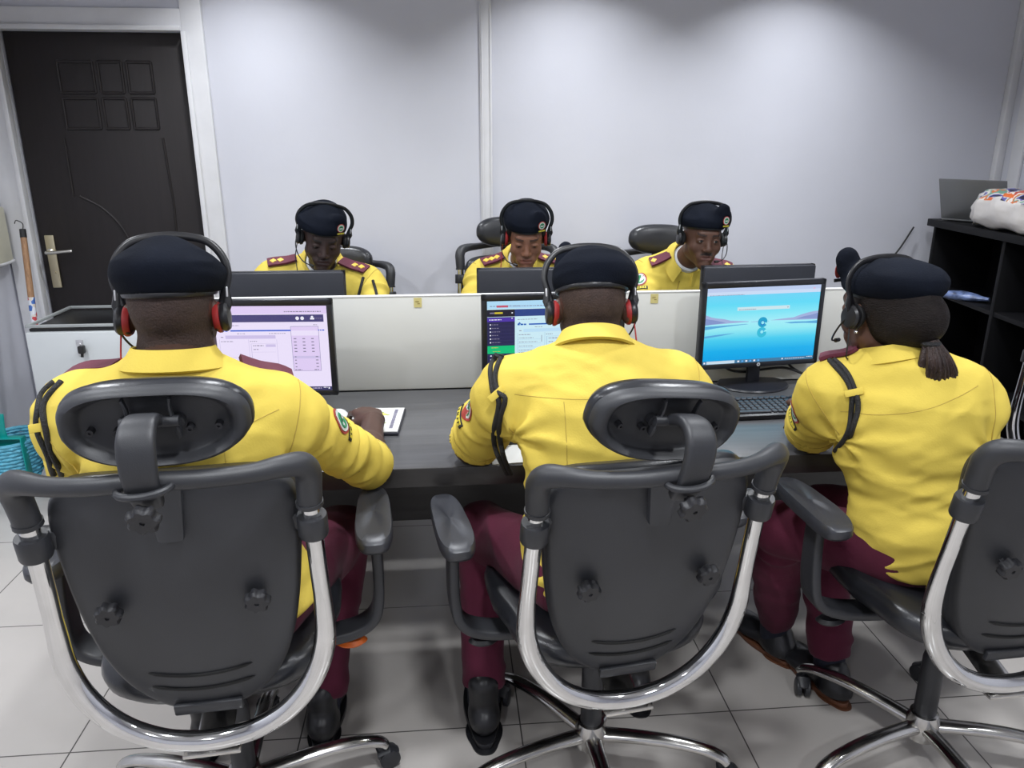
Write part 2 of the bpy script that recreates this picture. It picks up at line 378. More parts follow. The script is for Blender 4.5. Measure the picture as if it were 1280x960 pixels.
for i in range(13):
    s = i/12; y = .15-.52*s; a = .105*(1-abs(2*s-1)**4*.45); h = .085*(1-abs(2*s-1)**4*.4)
    rings.append([(.08+a*math.copysign(abs(math.cos(q))**.7, math.cos(q))+.006*math.sin(7*q+3*s*5)+.01*math.sin(i*1.7), y+.012*math.sin(3*q+i), .004+h+h*math.copysign(abs(math.sin(q))**.8, math.sin(q))*(1+.10*math.sin(5*s*PI+q*2))) for q in [2*PI*k/28 for k in range(28)]])
mb = MB().rings(rings); o = mb.build('bag_body', [mat('bag_white_plastic', (.62, .59, .57), .35, bump=.5, bscale=25, vary=.08), bag(), mat('bag_orange_rim', (.65, .14, .03), .4, vary=.1)], t, sharp=50)
for p in o.data.polygons:
    c = p.center
    if p.normal.z > .55 and c.z > .12: p.material_index = 1
    elif p.normal.z > .45 and c.z > .13: p.material_index = 2
# blue packet on the shelf
t = MB()
rings = []
for i in range(11):
    s = i/10; w_ = .035*math.sin(PI*min(max(s, .06), .94))**.6; x = .0
    rings.append([(x+w_*math.cos(q), -.13+.26*s, .020+.022*math.sin(PI*min(max(s, .06), .94))**.6*math.sin(q)*(1+.15*math.sin(9*s+3*q))) for q in [2*PI*k/16 for k in range(16)]])
t.rings(rings)
o = t.build('wrapped_packet', mat('blue_white_film', (.16, .22, .42), .3, vary=.7, vscale=30, bump=.6, bscale=60))
o.location = (2.52, 3.53, .811); o.rotation_euler = (0, 0, math.radians(35)); tag(o, 'crumpled blue and white plastic packet on the shelf of the black cabinet', 'packet')
# cable + small round vent behind cabinet
o = MB().tube(spline([(2.50, 3.965, 1.12), (2.44, 3.955, 1.02), (2.39, 3.96, .93), (2.37, 3.965, .80), (2.38, 3.96, .4), (2.40, 3.95, .02)], 8), .0045, 8).build('power_cable', RUB)
tag(o, 'thin dark cable hanging down the back wall beside the black cabinet', 'cable')
# ================================================================ monitors
BEZ = mat('monitor_black', (.012, .013, .018), .33, bump=.04, bscale=400, vary=.06)
BEZB = mat('monitor_back_black', (.020, .022, .030), .45, bump=.08, bscale=400, vary=.06)
def E(name, r, g, b, k=1.0):
    c = s2l(r, g, b); return mat('screen_'+name, (.005, .005, .005), .25, emit=c, estr=k)
def wallpaper():
    m = bpy.data.materials.new('screen_lake_wallpaper'); m.use_nodes = True; nt = m.node_tree; b = nt.nodes['Principled BSDF']
    b.inputs['Base Color'].default_value = (.005, .005, .005, 1); b.inputs['Roughness'].default_value = .25
    tc = nt.nodes.new('ShaderNodeTexCoord'); sp = nt.nodes.new('ShaderNodeSeparateXYZ'); nt.links.new(tc.outputs['Object'], sp.inputs[0])
    r = nt.nodes.new('ShaderNodeMapRange'); r.inputs[1].default_value = .085; r.inputs[2].default_value = .325; nt.links.new(sp.outputs[2], r.inputs[0])
    cr = nt.nodes.new('ShaderNodeValToRGB'); e = cr.color_ramp.elements
    e[0].color = (*s2l(0, 158, 232), 1); e[1].color = (*s2l(110, 215, 250), 1)
    for p, c in ((.2, (10, 178, 240)), (.36, (70, 208, 243)), (.5, (150, 238, 248)), (.6, (165, 240, 252)), (.72, (130, 232, 250)), (.85, (95, 220, 250))):
        x = e.new(p); x.color = (*s2l(*c), 1)
    nt.links.new(r.outputs[0], cr.inputs[0]); nt.links.new(cr.outputs[0], b.inputs['Emission Color']); b.inputs['Emission Strength'].default_value = 1; return m
SW, SH, SB = .408, .256, .089      # lit area, its lower edge above the desk
class UI:
    def __init__(s): s.mb = MB(); s.mats = []; s.n = 0
    def mi(s, m):
        if m not in s.mats: s.mats.append(m)
        return s.mats.index(m)
    def P(s, u, v, l): return (-SW/2+u*SW, -.0225-.00012*l, SB+(1-v)*SH)
    def rect(s, u0, v0, u1, v1, m, l=1): s.mb.add([s.P(u0, v0, l), s.P(u1, v0, l), s.P(u1, v1, l), s.P(u0, v1, l)], [(0, 1, 2, 3)], s.mi(m))
    def poly(s, pts, m, l=1): s.mb.add([s.P(u, v, l) for u, v in pts], [tuple(range(len(pts)))], s.mi(m))
    def text(s, u, v, w_, m, h=.010, l=3, seed=0):
        r = random.Random(seed+int(u*997)+int(v*3331)); x = u
        while x < u+w_:
            q = min(r.uniform(.006, .022), u+w_-x); s.rect(x, v, x+q, v+h, m, l); x += q+.005
W1 = E('page_lilac', 238, 228, 255); W2 = E('bar_lilac', 226, 208, 248); NAV = E('nav_slate', 70, 66, 122); GR = E('row_lilac', 208, 196, 236)
TX = E('text_grey', 128, 122, 150); BL = E('rule_blue', 52, 98, 214); SIDE = E('side_brown', 84, 70, 84); GN = E('menu_green', 0, 192, 122); WT = E('white', 240, 240, 252)
LN = E('line_lilac', 196, 186, 222); TB = E('taskbar_slate', 60, 58, 104)
C1 = E('page_cyan_white', 206, 238, 250); C2 = E('bar_cyan', 190, 226, 250); CN = E('nav_blue', 44, 68, 138); CS = E('side_navy', 38, 38, 84); CP = E('menu_purple', 78, 52, 172)
CR = E('badge_red', 208, 74, 100); CY = E('word_yellow', 214, 196, 60); CB = E('rule_deep_blue', 20, 92, 190); CL_ = E('line_blue', 150, 190, 222)
def screen_dash(v):
    u = UI()
    pg, bar, nav, side, rule, line, row = (W1, W2, NAV, SIDE, BL, LN, GR) if v == 1 else (C1, C2, CN, CS, CB, CL_, C2)
    u.rect(0, 0, 1, 1, pg, 0)
    u.rect(0, 0, 1, .09, bar if v == 1 else E('tabs_cyan', 178, 222, 250), 1)
    u.text(.02, .055, .22, TX, .008); u.text(.70, .06, .26, TX, .010)
    if v == 2: u.rect(.07, .05, .155, .075, CR, 3); u.text(.19, .058, .3, TX, .008)
    u.rect(0, .10, .975 if v == 1 else 1, .185, nav, 1)
    u.rect(0, .19 if v == 2 else .185, .205, .96, side, 1)
    if v == 2:
        u.rect(0, .10, .205, .185, E('nav_dark', 24, 26, 52), 2); u.rect(.055, .13, .115, .15, CY, 3); u.rect(.02, .132, .053, .148, TX, 3); u.rect(.18, .135, .19, .148, WT, 3)
        u.rect(0, .195, .205, .245, CP, 2); u.text(.015, .215, .09, WT, .010); u.rect(.18, .20, .188, .212, WT, 3)
        for i in range(6): u.rect(.018, .272+i*.043, .028, .286+i*.043, WT, 3); u.text(.035, .274+i*.043, .045+.01*(i % 3), TX, .009); u.rect(.02, .299+i*.043, .205, .301+i*.043, E('side_line', 66, 66, 120), 2)
        u.rect(0, .535, .205, .63, GN, 2); u.text(.03, .553, .05, CY, .008); u.text(.04, .60, .06, CY, .006)
        for i in range(2): u.rect(.02, .65+i*.045, .032, .662+i*.045, WT, 3); u.text(.04, .65+i*.045, .05, WT, .009)
    else:
        u.rect(0, .50, .205, .585, GN, 2)
        for i in range(6): u.text(.02, .26+i*.04, .07, TX, .008)
        for x in (.79, .825):
            u.poly([(x+.013*math.cos(2*PI*k/16), .143+.021*math.sin(2*PI*k/16)) for k in range(16)], WT, 3)
        u.poly([(.895+.009*math.cos(2*PI*k/12), .127+.012*math.sin(2*PI*k/12)) for k in range(12)], WT, 3); u.rect(.881, .137, .91, .158, WT, 3); u.text(.92, .14, .045, TX, .008)
    x0 = .225
    u.text(x0, .22, .15, TX, .006); u.poly([(x0+.015, .255), (x0+.028, .275), (x0+.002, .275)], rule, 2)
    u.text(x0, .275, .065, rule, .018, seed=3); u.rect(x0+.085, .275, .74, .292, rule, 2)
    u.text(x0+.13, .315, .06, TX, .006); u.text(.58, .315, .12, TX, .006)
    u.rect(x0+.045, .338, .625, .378, row, 2); u.text(x0+.012, .355, .018, TX, .008)
    u.text(x0+.01, .405, .09, TX, .007); u.text(.44, .405, .05, TX, .007)
    for a in (x0, .43, .63): u.rect(a, .385, a+.002, .87, line, 1)
    u.rect(x0, .595, .43, .597, line, 1); u.text(x0+.01, .62, .045, TX, .007)
    u.rect(.445, .435, .448, .86, line, 1); u.rect(.445, .435, .625, .437, line, 1)
    u.text(.46, .455, .075, TX, .009); u.rect(.55, .445, .62, .475, row, 2); u.text(.46, .50, .04, TX, .008); u.rect(.445, .535, .62, .537, line, 1)
    if v == 2:
        for i in range(5): u.text(x0+.01, .445+i*.05, .11+.03*(i % 2), TX, .006); u.rect(x0, .465+i*.05, .40, .467+i*.05, line, 2)
        u.rect(.405, .42, .409, .50, TX, 2)
    # number pad pop-up
    u.rect(.735, .235, .935, .765, E('popup_edge', 150, 145, 185), 2); u.rect(.738, .24, .932, .76, W2 if v == 1 else C1, 3)
    u.rect(.738, .285, .932, .345, pg, 4)
    for r in range(5):
        for c in range(3): u.rect(.753+c*.062, .375+r*.038, .772+c*.062, .386+r*.038, TX, 5)
    u.rect(.738, .585, .932, .615, row, 4)
    for r in range(4): u.rect(.75, .59+r*.04, .762, .60+r*.04, TX, 5); u.rect(.90, .59+r*.04, .918, .60+r*.04, TX, 5)
    u.text(.745, .745, .05, TX, .010, 5); u.text(.885, .745, .035, TX, .010, 5); u.text(.90, .215, .03, TX, .008)
    u.text(.92, .275, .055, rule, .014)
    u.rect(0, .955, 1, 1, TB, 2)
    u.rect(.715, .965, .728, .985, WT, 3); u.text(.735, .97, .10, LN, .010); u.text(.86, .97, .07, LN, .010); u.text(.94, .963, .03, WT, .008); u.rect(.975, .966, .986, .984, WT, 3)
    return u
def screen_lake():
    u = UI(); S = E
    u.rect(0, 0, 1, 1, wallpaper(), 0)
    u.rect(0, 0, 1, .095, S('browser_bar', 205, 222, 248), 1); u.rect(0, 0, 1, .05, S('browser_tabs', 190, 206, 240), 2); u.text(.02, .088, .3, TX, .006)
    u.rect(.93, .035, .95, .05, S('pink', 225, 180, 210), 3)
    M1 = S('hill_violet', 132, 150, 205); M2 = S('hill_far', 150, 190, 228); M3 = S('shore_blue', 88, 168, 222); M4 = S('hill_light', 162, 178, 222)
    u.poly([(0, .34), (.05, .37), (.09, .385), (.16, .40), (.22, .425), (.30, .435), (.38, .445), (.38, .452), (.2, .46), (0, .47)], M4, 1)
    u.poly([(0, .385), (.04, .40), (.09, .415), (.13, .43), (.18, .45), (0, .475)], M1, 2)
    u.poly([(0, .49), (.12, .487), (.36, .478), (.38, .482), (.24, .496), (.10, .515), (0, .535)], M3, 2)
    u.poly([(0, .62), (.10, .605), (.27, .59), (.15, .62), (0, .645)], M3, 2)
    u.poly([(.57, .445), (.68, .43), (.78, .42), (.85, .385), (.92, .36), (.96, .35), (1, .345), (1, .46), (.8, .455)], M4, 1)
    u.poly([(.80, .442), (.88, .41), (.93, .40), (1, .375), (1, .45)], M1, 2)
    u.poly([(.70, .485), (.80, .478), (.9, .482), (1, .475), (1, .515), (.88, .502), (.76, .50)], M3, 2)
    u.poly([(.40, .452), (.47, .448), (.56, .452), (.56, .458), (.4, .458)], M2, 1)
    u.rect(.27, .255, .735, .30, S('search_white', 205, 232, 240), 2); u.text(.285, .283, .15, TX, .008); u.rect(.715, .27, .722, .285, TX, 3)
    # swirl and its mirror image on the water
    def swirl(cy, sg, c1, c2, k):
        cx, R = .505, .062; asp = SW/SH
        def q(a, r, oy=0): return (cx+r*math.cos(a)/asp*1.0, cy+sg*(oy-r*math.sin(a)))
        outer = [q(math.radians(d), R*1.1) for d in range(20, 336, 12)]
        inner = [q(math.radians(d), R*(.42+.12*math.sin(math.radians(d)))*1.0, R*.12) for d in range(336, 20, -14)]
        n = len(outer); m = len(inner)
        u.poly(outer, c1, k)
        u.poly([q(math.radians(d), R*.50, R*.16) for d in range(0, 360, 20)], c2, k+1)
        u.poly([q(math.radians(-5), R*.3, R*.05), q(math.radians(-2), R*1.15, R*.10), q(math.radians(-20), R*1.2, R*.0), q(math.radians(-32), R*1.0, R*.05)], S('lake_mid', 150, 238, 248), k+1)
        u.poly([q(math.radians(d), R*.34, R*.10) for d in range(0, 360, 20)], S('lake_mid', 150, 238, 248), k+2)
    swirl(.465, 1, S('swirl_teal', 10, 160, 205), S('swirl_blue', 20, 120, 200), 3)
    swirl(.60, -1, S('swirl_refl', 50, 190, 220), S('swirl_refl2', 60, 175, 225), 3)
    u.rect(0, .955, 1, 1, S('task_blue', 66, 122, 160), 2); u.rect(.01, .967, .024, .99, WT, 4); u.rect(.035, .958, .285, .997, S('task_search', 205, 225, 240), 3)
    for i in range(6): u.rect(.31+i*.036, .966, .327+i*.036, .988, [WT, S('icn', 90, 170, 240)][i % 2], 4)
    u.rect(.71, .966, .722, .985, WT, 4); u.text(.74, .972, .18, WT, .007); u.text(.94, .962, .05, WT, .008)
    return u
def monitor(x, y, rz, label, kind, dark=False, dz=0):
    t = thing('monitor', (x, y, .7495), rz, label, 'monitor', 'monitors on the desk')
    W_, H_ = .442, .292; zc = .075+H_/2-.0
    mb = MB(); b = (W_-SW)/2
    z0, z1 = .072, .072+.292
    top = SB+SH
    mb.box((0, -.014, (top+z1)/2), (W_, .022, z1-top), .003).box((0, -.014, (z0+SB)/2), (W_, .022, SB-z0), .003)
    for s in (-1, 1): mb.box((s*(W_/2-b/2), -.014, (z0+z1)/2), (b, .022, H_), .003)
    fr = mb.build('bezel', BEZ, t)
    mb = MB().box((0, 0, (z0+z1)/2), (W_-.006, .02, H_-.006), .006).box((0, .014, .185), (.30, .026, .16), .012).box((0, .02, .19), (.12, .03, .12), .008)
    for i in range(9): mb.box((-.10+i*.025, .0275, .245), (.012, .002, .014), .0008, mi=1)
    mb.build('rear_housing', [BEZB, HOLE], t)
    if kind == 'off':
        MB().box((0, -.0205, SB+SH/2), (SW, .002, SH)).build('screen', E('page_cyan_white', 206, 238, 250), t)
    else:
        u = screen_lake() if kind == 'lake' else screen_dash(kind)
        u.mb.build('screen', u.mats, t, fix=False, sharp=0)
    MB().box((0, .006, .068), (.045, .018, .12), .004).build('stand_neck', BEZ, t)
    MB().lathe([(0, 0), (.122, 0), (.124, .003), (.12, .008), (.06, .012), (0, .013)], 40, M=Matrix.Diagonal((1, .78, 1, 1))).build('stand_base', BEZ, t)
    if kind == 'lake':     # round maker's mark on the lower bezel
        lm = MB(); Mx = zframe((0, -.0252, .081), (0, -1, 0))
        lm.lathe([(.0, 0), (.0062, 0), (.0062, .0006), (0, .0006)], 24, M=Mx)
        for px_, h in ((-.0022, .007), (.0022, -.007)): lm.box((px_, -.026, .081+h*.12), (.0009, .0005, .0062), mi=1)
        lm.box((-.0008, -.026, .0815), (.0025, .0005, .0008), mi=1).box((.0008, -.026, .0805), (.0025, .0005, .0008), mi=1).box((.0008, -.026, .0828), (.0025, .0005, .0008), mi=1)
        lm.build('maker_mark', [mat('mark_silver', (.6, .62, .66), .4, vary=.02), BEZ], t)
    return t
monitor(-.548, 2.265, math.radians(-3), 'black monitor with a lilac web page, in front of the left officer', 1)
monitor(.325, 2.285, math.radians(3), 'black monitor with a navy side menu, in front of the middle officer', 2)
monitor(1.045, 2.445, math.radians(7), 'black monitor showing a blue lake wallpaper, in front of the right woman', 'lake')
monitor(-.575, 2.76, math.radians(180), 'monitor seen from behind in front of the far left officer', 'off')
monitor(.335, 2.76, math.radians(179), 'monitor seen from behind in front of the far woman', 'off')
monitor(1.165, 2.76, math.radians(183), 'monitor seen from behind in front of the far right officer', 'off')
# ---------------------------------------------------------------- keyboards
KEY = mat('key_charcoal', (.035, .037, .045), .4, vary=.05); KEYD = mat('keyboard_black', (.010, .010, .012), .35, vary=.05)
def keyboard(x, y, rz, label):
    t = thing('keyboard', (x, y, .7495), rz, label, 'keyboard', 'keyboards on the desk')
    Mx = Matrix.Rotation(math.radians(3.5), 4, 'X')
    MB().box((0, 0, .012), (.445, .145, .014), .004, M=Mx).build('case', KEYD, t)
    mb = MB()
    for r in range(6):
        z = .0215; yy = .055-r*.0195-(.004 if r else -.002)
        for blk, (a, n) in enumerate(((-.212, 15), (.083, 3), (.146, 4))):
            k = 0
            while k < n:
                wd = 1
                if blk == 0 and r == 5 and k == 4: wd = 6
                if blk == 0 and r in (2, 3, 4) and k == 0: wd = 2
                if blk == 1 and r in (3,): k += 1; continue
                mb.box((a+k*.0188+wd*.0094, yy, z), (wd*.0188-.0035, .0155, .007), .0022, M=Mx, seg=1); k += wd
    mb.build('keys', KEY, t)
    return t
keyboard(1.0, 2.175, math.radians(2), 'black keyboard below the lake wallpaper monitor')
keyboard(.30, 2.03, 0, 'black keyboard under the hands of the near middle officer')
keyboard(-.62, 1.99, 0, 'black keyboard on the desk before the near left officer')
# plastic sleeve next to keyboard
PLW = mat('clear_plastic_sheet', (.48, .49, .51), .22, bump=.9, bscale=45, vary=.15)
N = 26; vs = []; fs = []
for j in range(N):
    for i in range(N):
        u, v = i/(N-1), j/(N-1)
        vs.append((-.12+.24*u, -.10+.20*v, .010+.009*math.sin(9*u+4*v)*math.sin(7*v-3*u)+.006*math.sin(21*u*v+2)))
        if i < N-1 and j < N-1: fs.append((j*N+i, j*N+i+1, (j+1)*N+i+1, (j+1)*N+i))
mb = MB().add(vs, fs); o = mb.build('plastic_sleeve', PLW, sharp=0, fix=False); md = o.modifiers.new('t', 'SOLIDIFY'); md.thickness = .001
o.location = (.735, 2.31, .750); o.rotation_euler = (0, 0, math.radians(-24)); tag(o, 'crumpled clear plastic sleeve on the desk left of the lake monitor', 'plastic sleeve')
# cables behind the lake monitor
for pts, lb in (([(.95, 2.46, .90), (.95, 2.485, .83), (.965, 2.475, .80), (1.02, 2.47, .79), (1.10, 2.48, .795), (1.17, 2.47, .80), (1.25, 2.44, .775), (1.33, 2.36, .757), (1.42, 2.30, .756), (1.6, 2.36, .756)], 'black cable curling behind the lake monitor stand'),
                ([(1.17, 2.475, .88), (1.18, 2.485, .82), (1.21, 2.47, .79), (1.28, 2.42, .765), (1.38, 2.36, .756), (1.55, 2.42, .756)], 'second black cable dropping right of the lake monitor')):
    tag(MB().tube(spline(pts, 8), .0042, 8).build('monitor_cable', RUB), lb, 'cable', 'cables behind the lake monitor')
# mouse and booklet of the left officer
t = thing('mouse', (-.325, 2.205, .7495), math.radians(14), 'white computer mouse under the left officer\'s hand', 'mouse')
rings = []
for i in range(9):
    s = i/8; r = math.sin(PI*min(max(s, .04), .96))**.5
    rings.append([(.031*r*math.cos(q), -.052+.104*s, max(.001, .002+.033*r*(math.sin(q)) if math.sin(q) > 0 else .001)) for q in [2*PI*k/20 for k in range(20)]])
MB().rings(rings).build('shell', mat('mouse_white', (.62, .62, .62), .35, vary=.02), t)
MB().lathe([(0, -.003), (.008, -.003), (.009, 0), (.008, .003), (0, .003)], 16, M=zframe((0, .028, .0315), (1, 0, 0))).build('scroll_wheel', RUB, t)
PAPER = mat('paper_white', (.62, .62, .60), .6, vary=.03); INK = mat('ink_violet', (.10, .09, .16), .6, vary=.1); INKG = mat('print_green', (.30, .36, .08), .6, vary=.3, vscale=80); GOLD = mat('print_yellow', (.62, .52, .10), .6, vary=.2, vscale=50)
t = thing('booklet', (-.215, 2.175, .7495), math.radians(-3), 'small white booklet with yellow print under the left officer\'s wrist', 'booklet')
MB().box((0, 0, .004), (.155, .215, .008), .0015).build('cover', mat('cover_dark', (.02, .02, .03), .4, vary=.05), t)
mb = MB().box((-.001, .003, .0095), (.150, .207, .003), .001)
rr = random.Random(4); y = -.075
while y < .085:
    h = rr.uniform(.004, .010); mb.box((.052, y+h/2, .0112), (.010, h, .0004), mi=1); y += h+.0025
for (x, y, r) in ((.015, .045, .012), (.030, .040, .006), (.012, .062, .005), (.022, -.035, .006), (.03, -.03, .004)):
    mb.lathe([(r, 0), (r, .0005)], 7, mi=2 if r < .01 else 3, M=Matrix.Translation((x, y, .0109)))
mb.build('page', [PAPER, INK, INKG, GOLD], t)
o = MB().box((0, 0, .002), (.21, .297, .004), .0006).build('paper_stack', PAPER); o.location = (.20, 1.985, .7495); o.rotation_euler = (0, 0, .1)
tag(o, 'white papers on the desk under the middle officer\'s left forearm', 'paper')
# keep the keyboard of the middle officer clear of it
# ================================================================ office chairs
KNOBY = mat('knob_black', (.014, .014, .017), .5, bump=.1, bscale=400, vary=.1)
def sup(a, b, e, n, ox=0, oz=0, top=None):
    out = []
    for k in range(n):
        q = 2*PI*k/n; c, s = math.cos(q), math.sin(q)
        out.append((ox+a*math.copysign(abs(c)**e, c), oz+b*math.copysign(abs(s)**e, s)))
    return out
def star_knob(M, r=.022, h=.022):
    return MB().lathe([(r*.35, -.012), (r*.35, 0), (r*.8, 0), (r*1.0, .004), (r*1.0, h-.005), (r*.82, h), (.004, h), (.003, h-.003), (0, h-.003)], 64, M=M, lob=(7, .10))
def office_chair(loc, rz, rec, lift, label, group, leg0=0, hr=(0, 0, 0), tip=None, hr_off=(0, 0, 0), casters=True, lever=None):
    t = thing('office_chair', (loc[0], loc[1], 0), rz, label, 'chair', group)
    YB_ = -.195
    RM = Matrix.Translation((0, 0, lift)) @ Matrix.Translation((0, -.15, .45)) @ Matrix.Rotation(rec, 4, 'X') @ Matrix.Translation((0, .15, -.45))
    # --- chrome loop
    half = [(.231, YB_, .945), (.2325, YB_, .86), (.2345, YB_-.002, .76), (.237, YB_-.006, .665)]
    for d in (10, 25, 40, 55, 70, 82): a = math.radians(d); half.append((.238*math.cos(a)**.9, YB_-.008-.038*math.sin(a), .635-.247*math.sin(a)**1.02))
    pts = half+[(0, YB_-.046, .387)]+[(-x, y, z) for x, y, z in half[::-1]]
    sp = spline(pts, 5); n = len(sp)
    rad = [.0168+.0045*max(0, min(1, (.70-p[2])/.12)) for p in sp]
    MB().tube(sp, rad, 18, up=(0, 1, 0), M=RM, flat=(1, .92)).build('frame_tube', CHROME, t)
    # --- top bar
    hb = [(.231, YB_, .905), (.2335, YB_-.001, .945), (.234, YB_-.006, .975), (.224, YB_-.02, .998), (.196, YB_-.042, 1.010), (.15, YB_-.066, 1.016), (.08, YB_-.089, 1.026), (0, YB_-.098, 1.034)]
    pts = hb+[(-x, y, z) for x, y, z in hb[::-1][1:]]
    r0 = [.0225, .023, .0235, .0225, .0195, .0165, .0155, .0155]; rr = spline([(r,) for r in r0+r0[::-1][1:]], 6); sp = spline(pts, 6)
    mb = MB().tube(sp, [float(r[0]) for r in rr], 16, up=(0, 1, .2), M=RM)
    for s in (-1, 1): mb.lathe([(.0245, -.004), (.0245, .004), (.0175, .005)], 20, M=RM @ Matrix.Translation((s*.231, YB_, .905)))
    mb.build('top_bar', PLAS2, t)
    # --- clamps
    for s in (-1, 1):
        mb = MB().lathe([(.0185, -.022), (.026, -.022), (.0275, -.018), (.0275, .018), (.026, .022), (.0185, .022)], 24, M=RM @ Matrix.Translation((s*.2325, YB_, .857)))
        mb.box((s*.208, YB_+.022, .857), (.05, .03, .04), .008, M=RM)
        mb.lathe([(.007, 0), (.007, .004), (0, .004)], 12, M=RM @ zframe((s*.2595, YB_, .857), (s, 0, 0)))
        mb.build('clamp', PLAS, t)
    # --- backrest shell
    ctrl = [(0, .972), (.08, .970), (.15, .962), (.19, .945), (.208, .91), (.208, .85), (.200, .76), (.190, .68), (.172, .59), (.140, .51), (.09, .455), (.04, .433), (0, .428)]
    out = [tuple(p) for p in spline(ctrl+[(-x, z) for x, z in ctrl[::-1][1:-1]], 4, closed=True)]
    cz = .70
    def py(x, z): return YB_+.020-.035*(1-(x/.21)**2)+.9*0-.02*math.sin((z-.45)*PI/.5)+.0
    def ring(s, dy, sh=0):
        return [(x*s, py(x*s, cz+(z-cz)*s)+dy+.0*sh, cz+(z-cz)*s) for x, z in out]
    R = [ring(.02, 0), ring(.3, 0), ring(.6, 0), ring(.85, 0), ring(.95, .001), ring(.985, .004), ring(1.0, .012), ring(1.0, .024)]
    MB().rings(R, M=RM).build('back_shell', PLAS2, t, sharp=60)
    R = [ring(.992, .022), ring(1.01, .032), ring(1.0, .052), ring(.95, .066), ring(.8, .072), ring(.5, .070), ring(.05, .068)]
    MB().rings(R, M=RM).build('back_cushion', VINYL, t, sharp=60)
    mb = MB()
    for z in (.545, .505):
        P_ = []
        for i in range(15):
            x = -.095+.19*i/14; zz = z+.012*(x/.095)**2; P_.append((x, py(x, zz)-.0015, zz))
        mb.tube(P_, [.0008]+[.0036]*13+[.0008], 8, M=RM, flat=(1, .7), up=(0, 1, 0))
    mb.build('vent_slot', HOLE, t)
    mb = MB().box((0, py(0, .455)-.004, .452), (.13, .012, .026), .004, M=RM); mb.build('lower_bracket', PLAS, t)
    for s in (-1, 1):
        star_knob(RM @ zframe((s*.126, py(.126, .728)-.010, .728), (0, -1, 0))).build('adjusting_knob', KNOBY, t)
    # --- headrest carrier
    mb = MB().rings([[(x*(.030-.009*k/3)*1+0, py(0, .955-.03*k)-.006+dy, .985-.037*k) for x, dy in ((-1, .006), (-1, -.008), (-.7, -.012), (.7, -.012), (1, -.008), (1, .006))] for k in range(4)], M=RM)
    mb.build('carrier_plate', PLAS2, t)
    MB().tube([(.040*math.cos(2*PI*k/24), YB_-.108+.024*math.sin(2*PI*k/24), 1.028+.003*math.cos(2*PI*k/24)) for k in range(24)], .0065, 10, closed=True, M=RM).build('carrier_ring', PLAS2, t)
    star_knob(RM @ zframe((0, YB_-.128, .992), (0, -1, -.1)), .024, .02).build('headrest_knob', KNOBY, t)
    HM = RM @ Matrix.Translation((hr_off[0], YB_+hr_off[1], 1.078+hr_off[2])) @ Euler(hr, 'XYZ').to_matrix().to_4x4()
    sp = spline([(0, -.098, -.085), (0, -.112, -.05), (0, -.114, -.01), (0, -.103, .025), (0, -.078, .042), (0, -.048, .038), (0, -.022, .022)], 6)
    wd = [.022+.006*math.sin(PI*min(1, i/len(sp)*1.1)) for i in range(len(sp))]
    mb = MB()
    rg = []
    for i, p in enumerate(sp):
        T_ = Vector(sp[min(i+1, len(sp)-1)])-Vector(sp[max(i-1, 0)]); T_.normalize(); nrm = Vector((1, 0, 0)).cross(T_)
        ww = wd[i]; th = .0105
        rg.append([tuple(Vector(p)+Vector((1, 0, 0))*ww*a+nrm*th*b) for a, b in sup(1, 1, .45, 20)])
    mb.rings(rg, M=HM); mb.build('headrest_stem', PLAS2, t, sharp=50)
    # --- headrest: dished plastic shell with a padded front
    A, B = .150, .0665
    def ho(n=64):
        o_ = []
        for k in range(n):
            q = 2*PI*k/n; c, s = math.cos(q), math.sin(q); e = .62
            x = A*math.copysign(abs(c)**e, c); z = B*math.copysign(abs(s)**.72, s)
            z += .010*(1-(x/A)**2) if s > 0 else .006*(x/A)**2; x *= 1+.0*s-.05*(1 if s < -.2 else 0)*abs(s)
            o_.append((x, z))
        return o_
    O_ = ho()
    def hring(s, y, sz=None):
        sz = sz or s
        return [(x*s, y+.9*(x*s)**2*1.0, z*sz) for x, z in O_]
    R = [hring(.03, -.002), hring(.5, -.002), hring(.74, -.003), hring(.79, -.008), hring(.83, -.020), hring(.90, -.027), hring(.96, -.024), hring(1.0, -.012), hring(1.0, -.002)]
    mb = MB().rings(R, M=HM)
    hd = mb.build('headrest_shell', PLAS2, t, sharp=60)
    R = [hring(.985, -.004), hring(1.02, .003), hring(1.02, .016), hring(.95, .034), hring(.75, .044), hring(.4, .046), hring(.05, .046)]
    MB().rings(R, M=HM).build('headrest_cushion', VINYL, t, sharp=60)
    mb = MB()
    for s in (-1, 1):
        mb.tube(spline([(s*.036, -.020, .060), (s*.033, -.018, .045), (s*.034, -.016, .025), (s*.040, -.018, .008), (s*.040, -.010, -.012)], 4), [.0035]*5+[.004]*8+[.006]*4, 8, M=HM, flat=(.8, 1.8), up=(0, 1, 0))
        mb.lathe([(.011, 0), (.011, .014), (.0, .014)], 16, M=HM @ zframe((s*.040, -.0, .012), (0, -1, 0)))
    mb.tube([(-.045, -.020, .018), (.045, -.020, .018)], .0095, 14, M=HM)
    mb.build('pivot_bracket', PLAS2, t)
    for x, z in ((-.098, -.004), (-.056, -.004), (.056, -.004), (.100, -.004)):
        MB().lathe([(.0065, -.002), (.006, .012), (.0025, .012), (.0025, .009), (0, .009)], 14, M=HM @ zframe((x, .9*x*x-.004, z), (0, -1, 0))).build('screw_boss', KNOBY, t)
    # --- seat
    L = Matrix.Translation((0, .03, lift))
    def sring(s, z, f=0):
        o_ = []
        for x, y in sup(.245, .235, .55, 48):
            zz = z-.035*max(0, (y-.10)/.13)**2+.012*(x/.245)**2
            o_.append((x*s*(1-.06*(y < 0)), y*s, zz))
        return o_
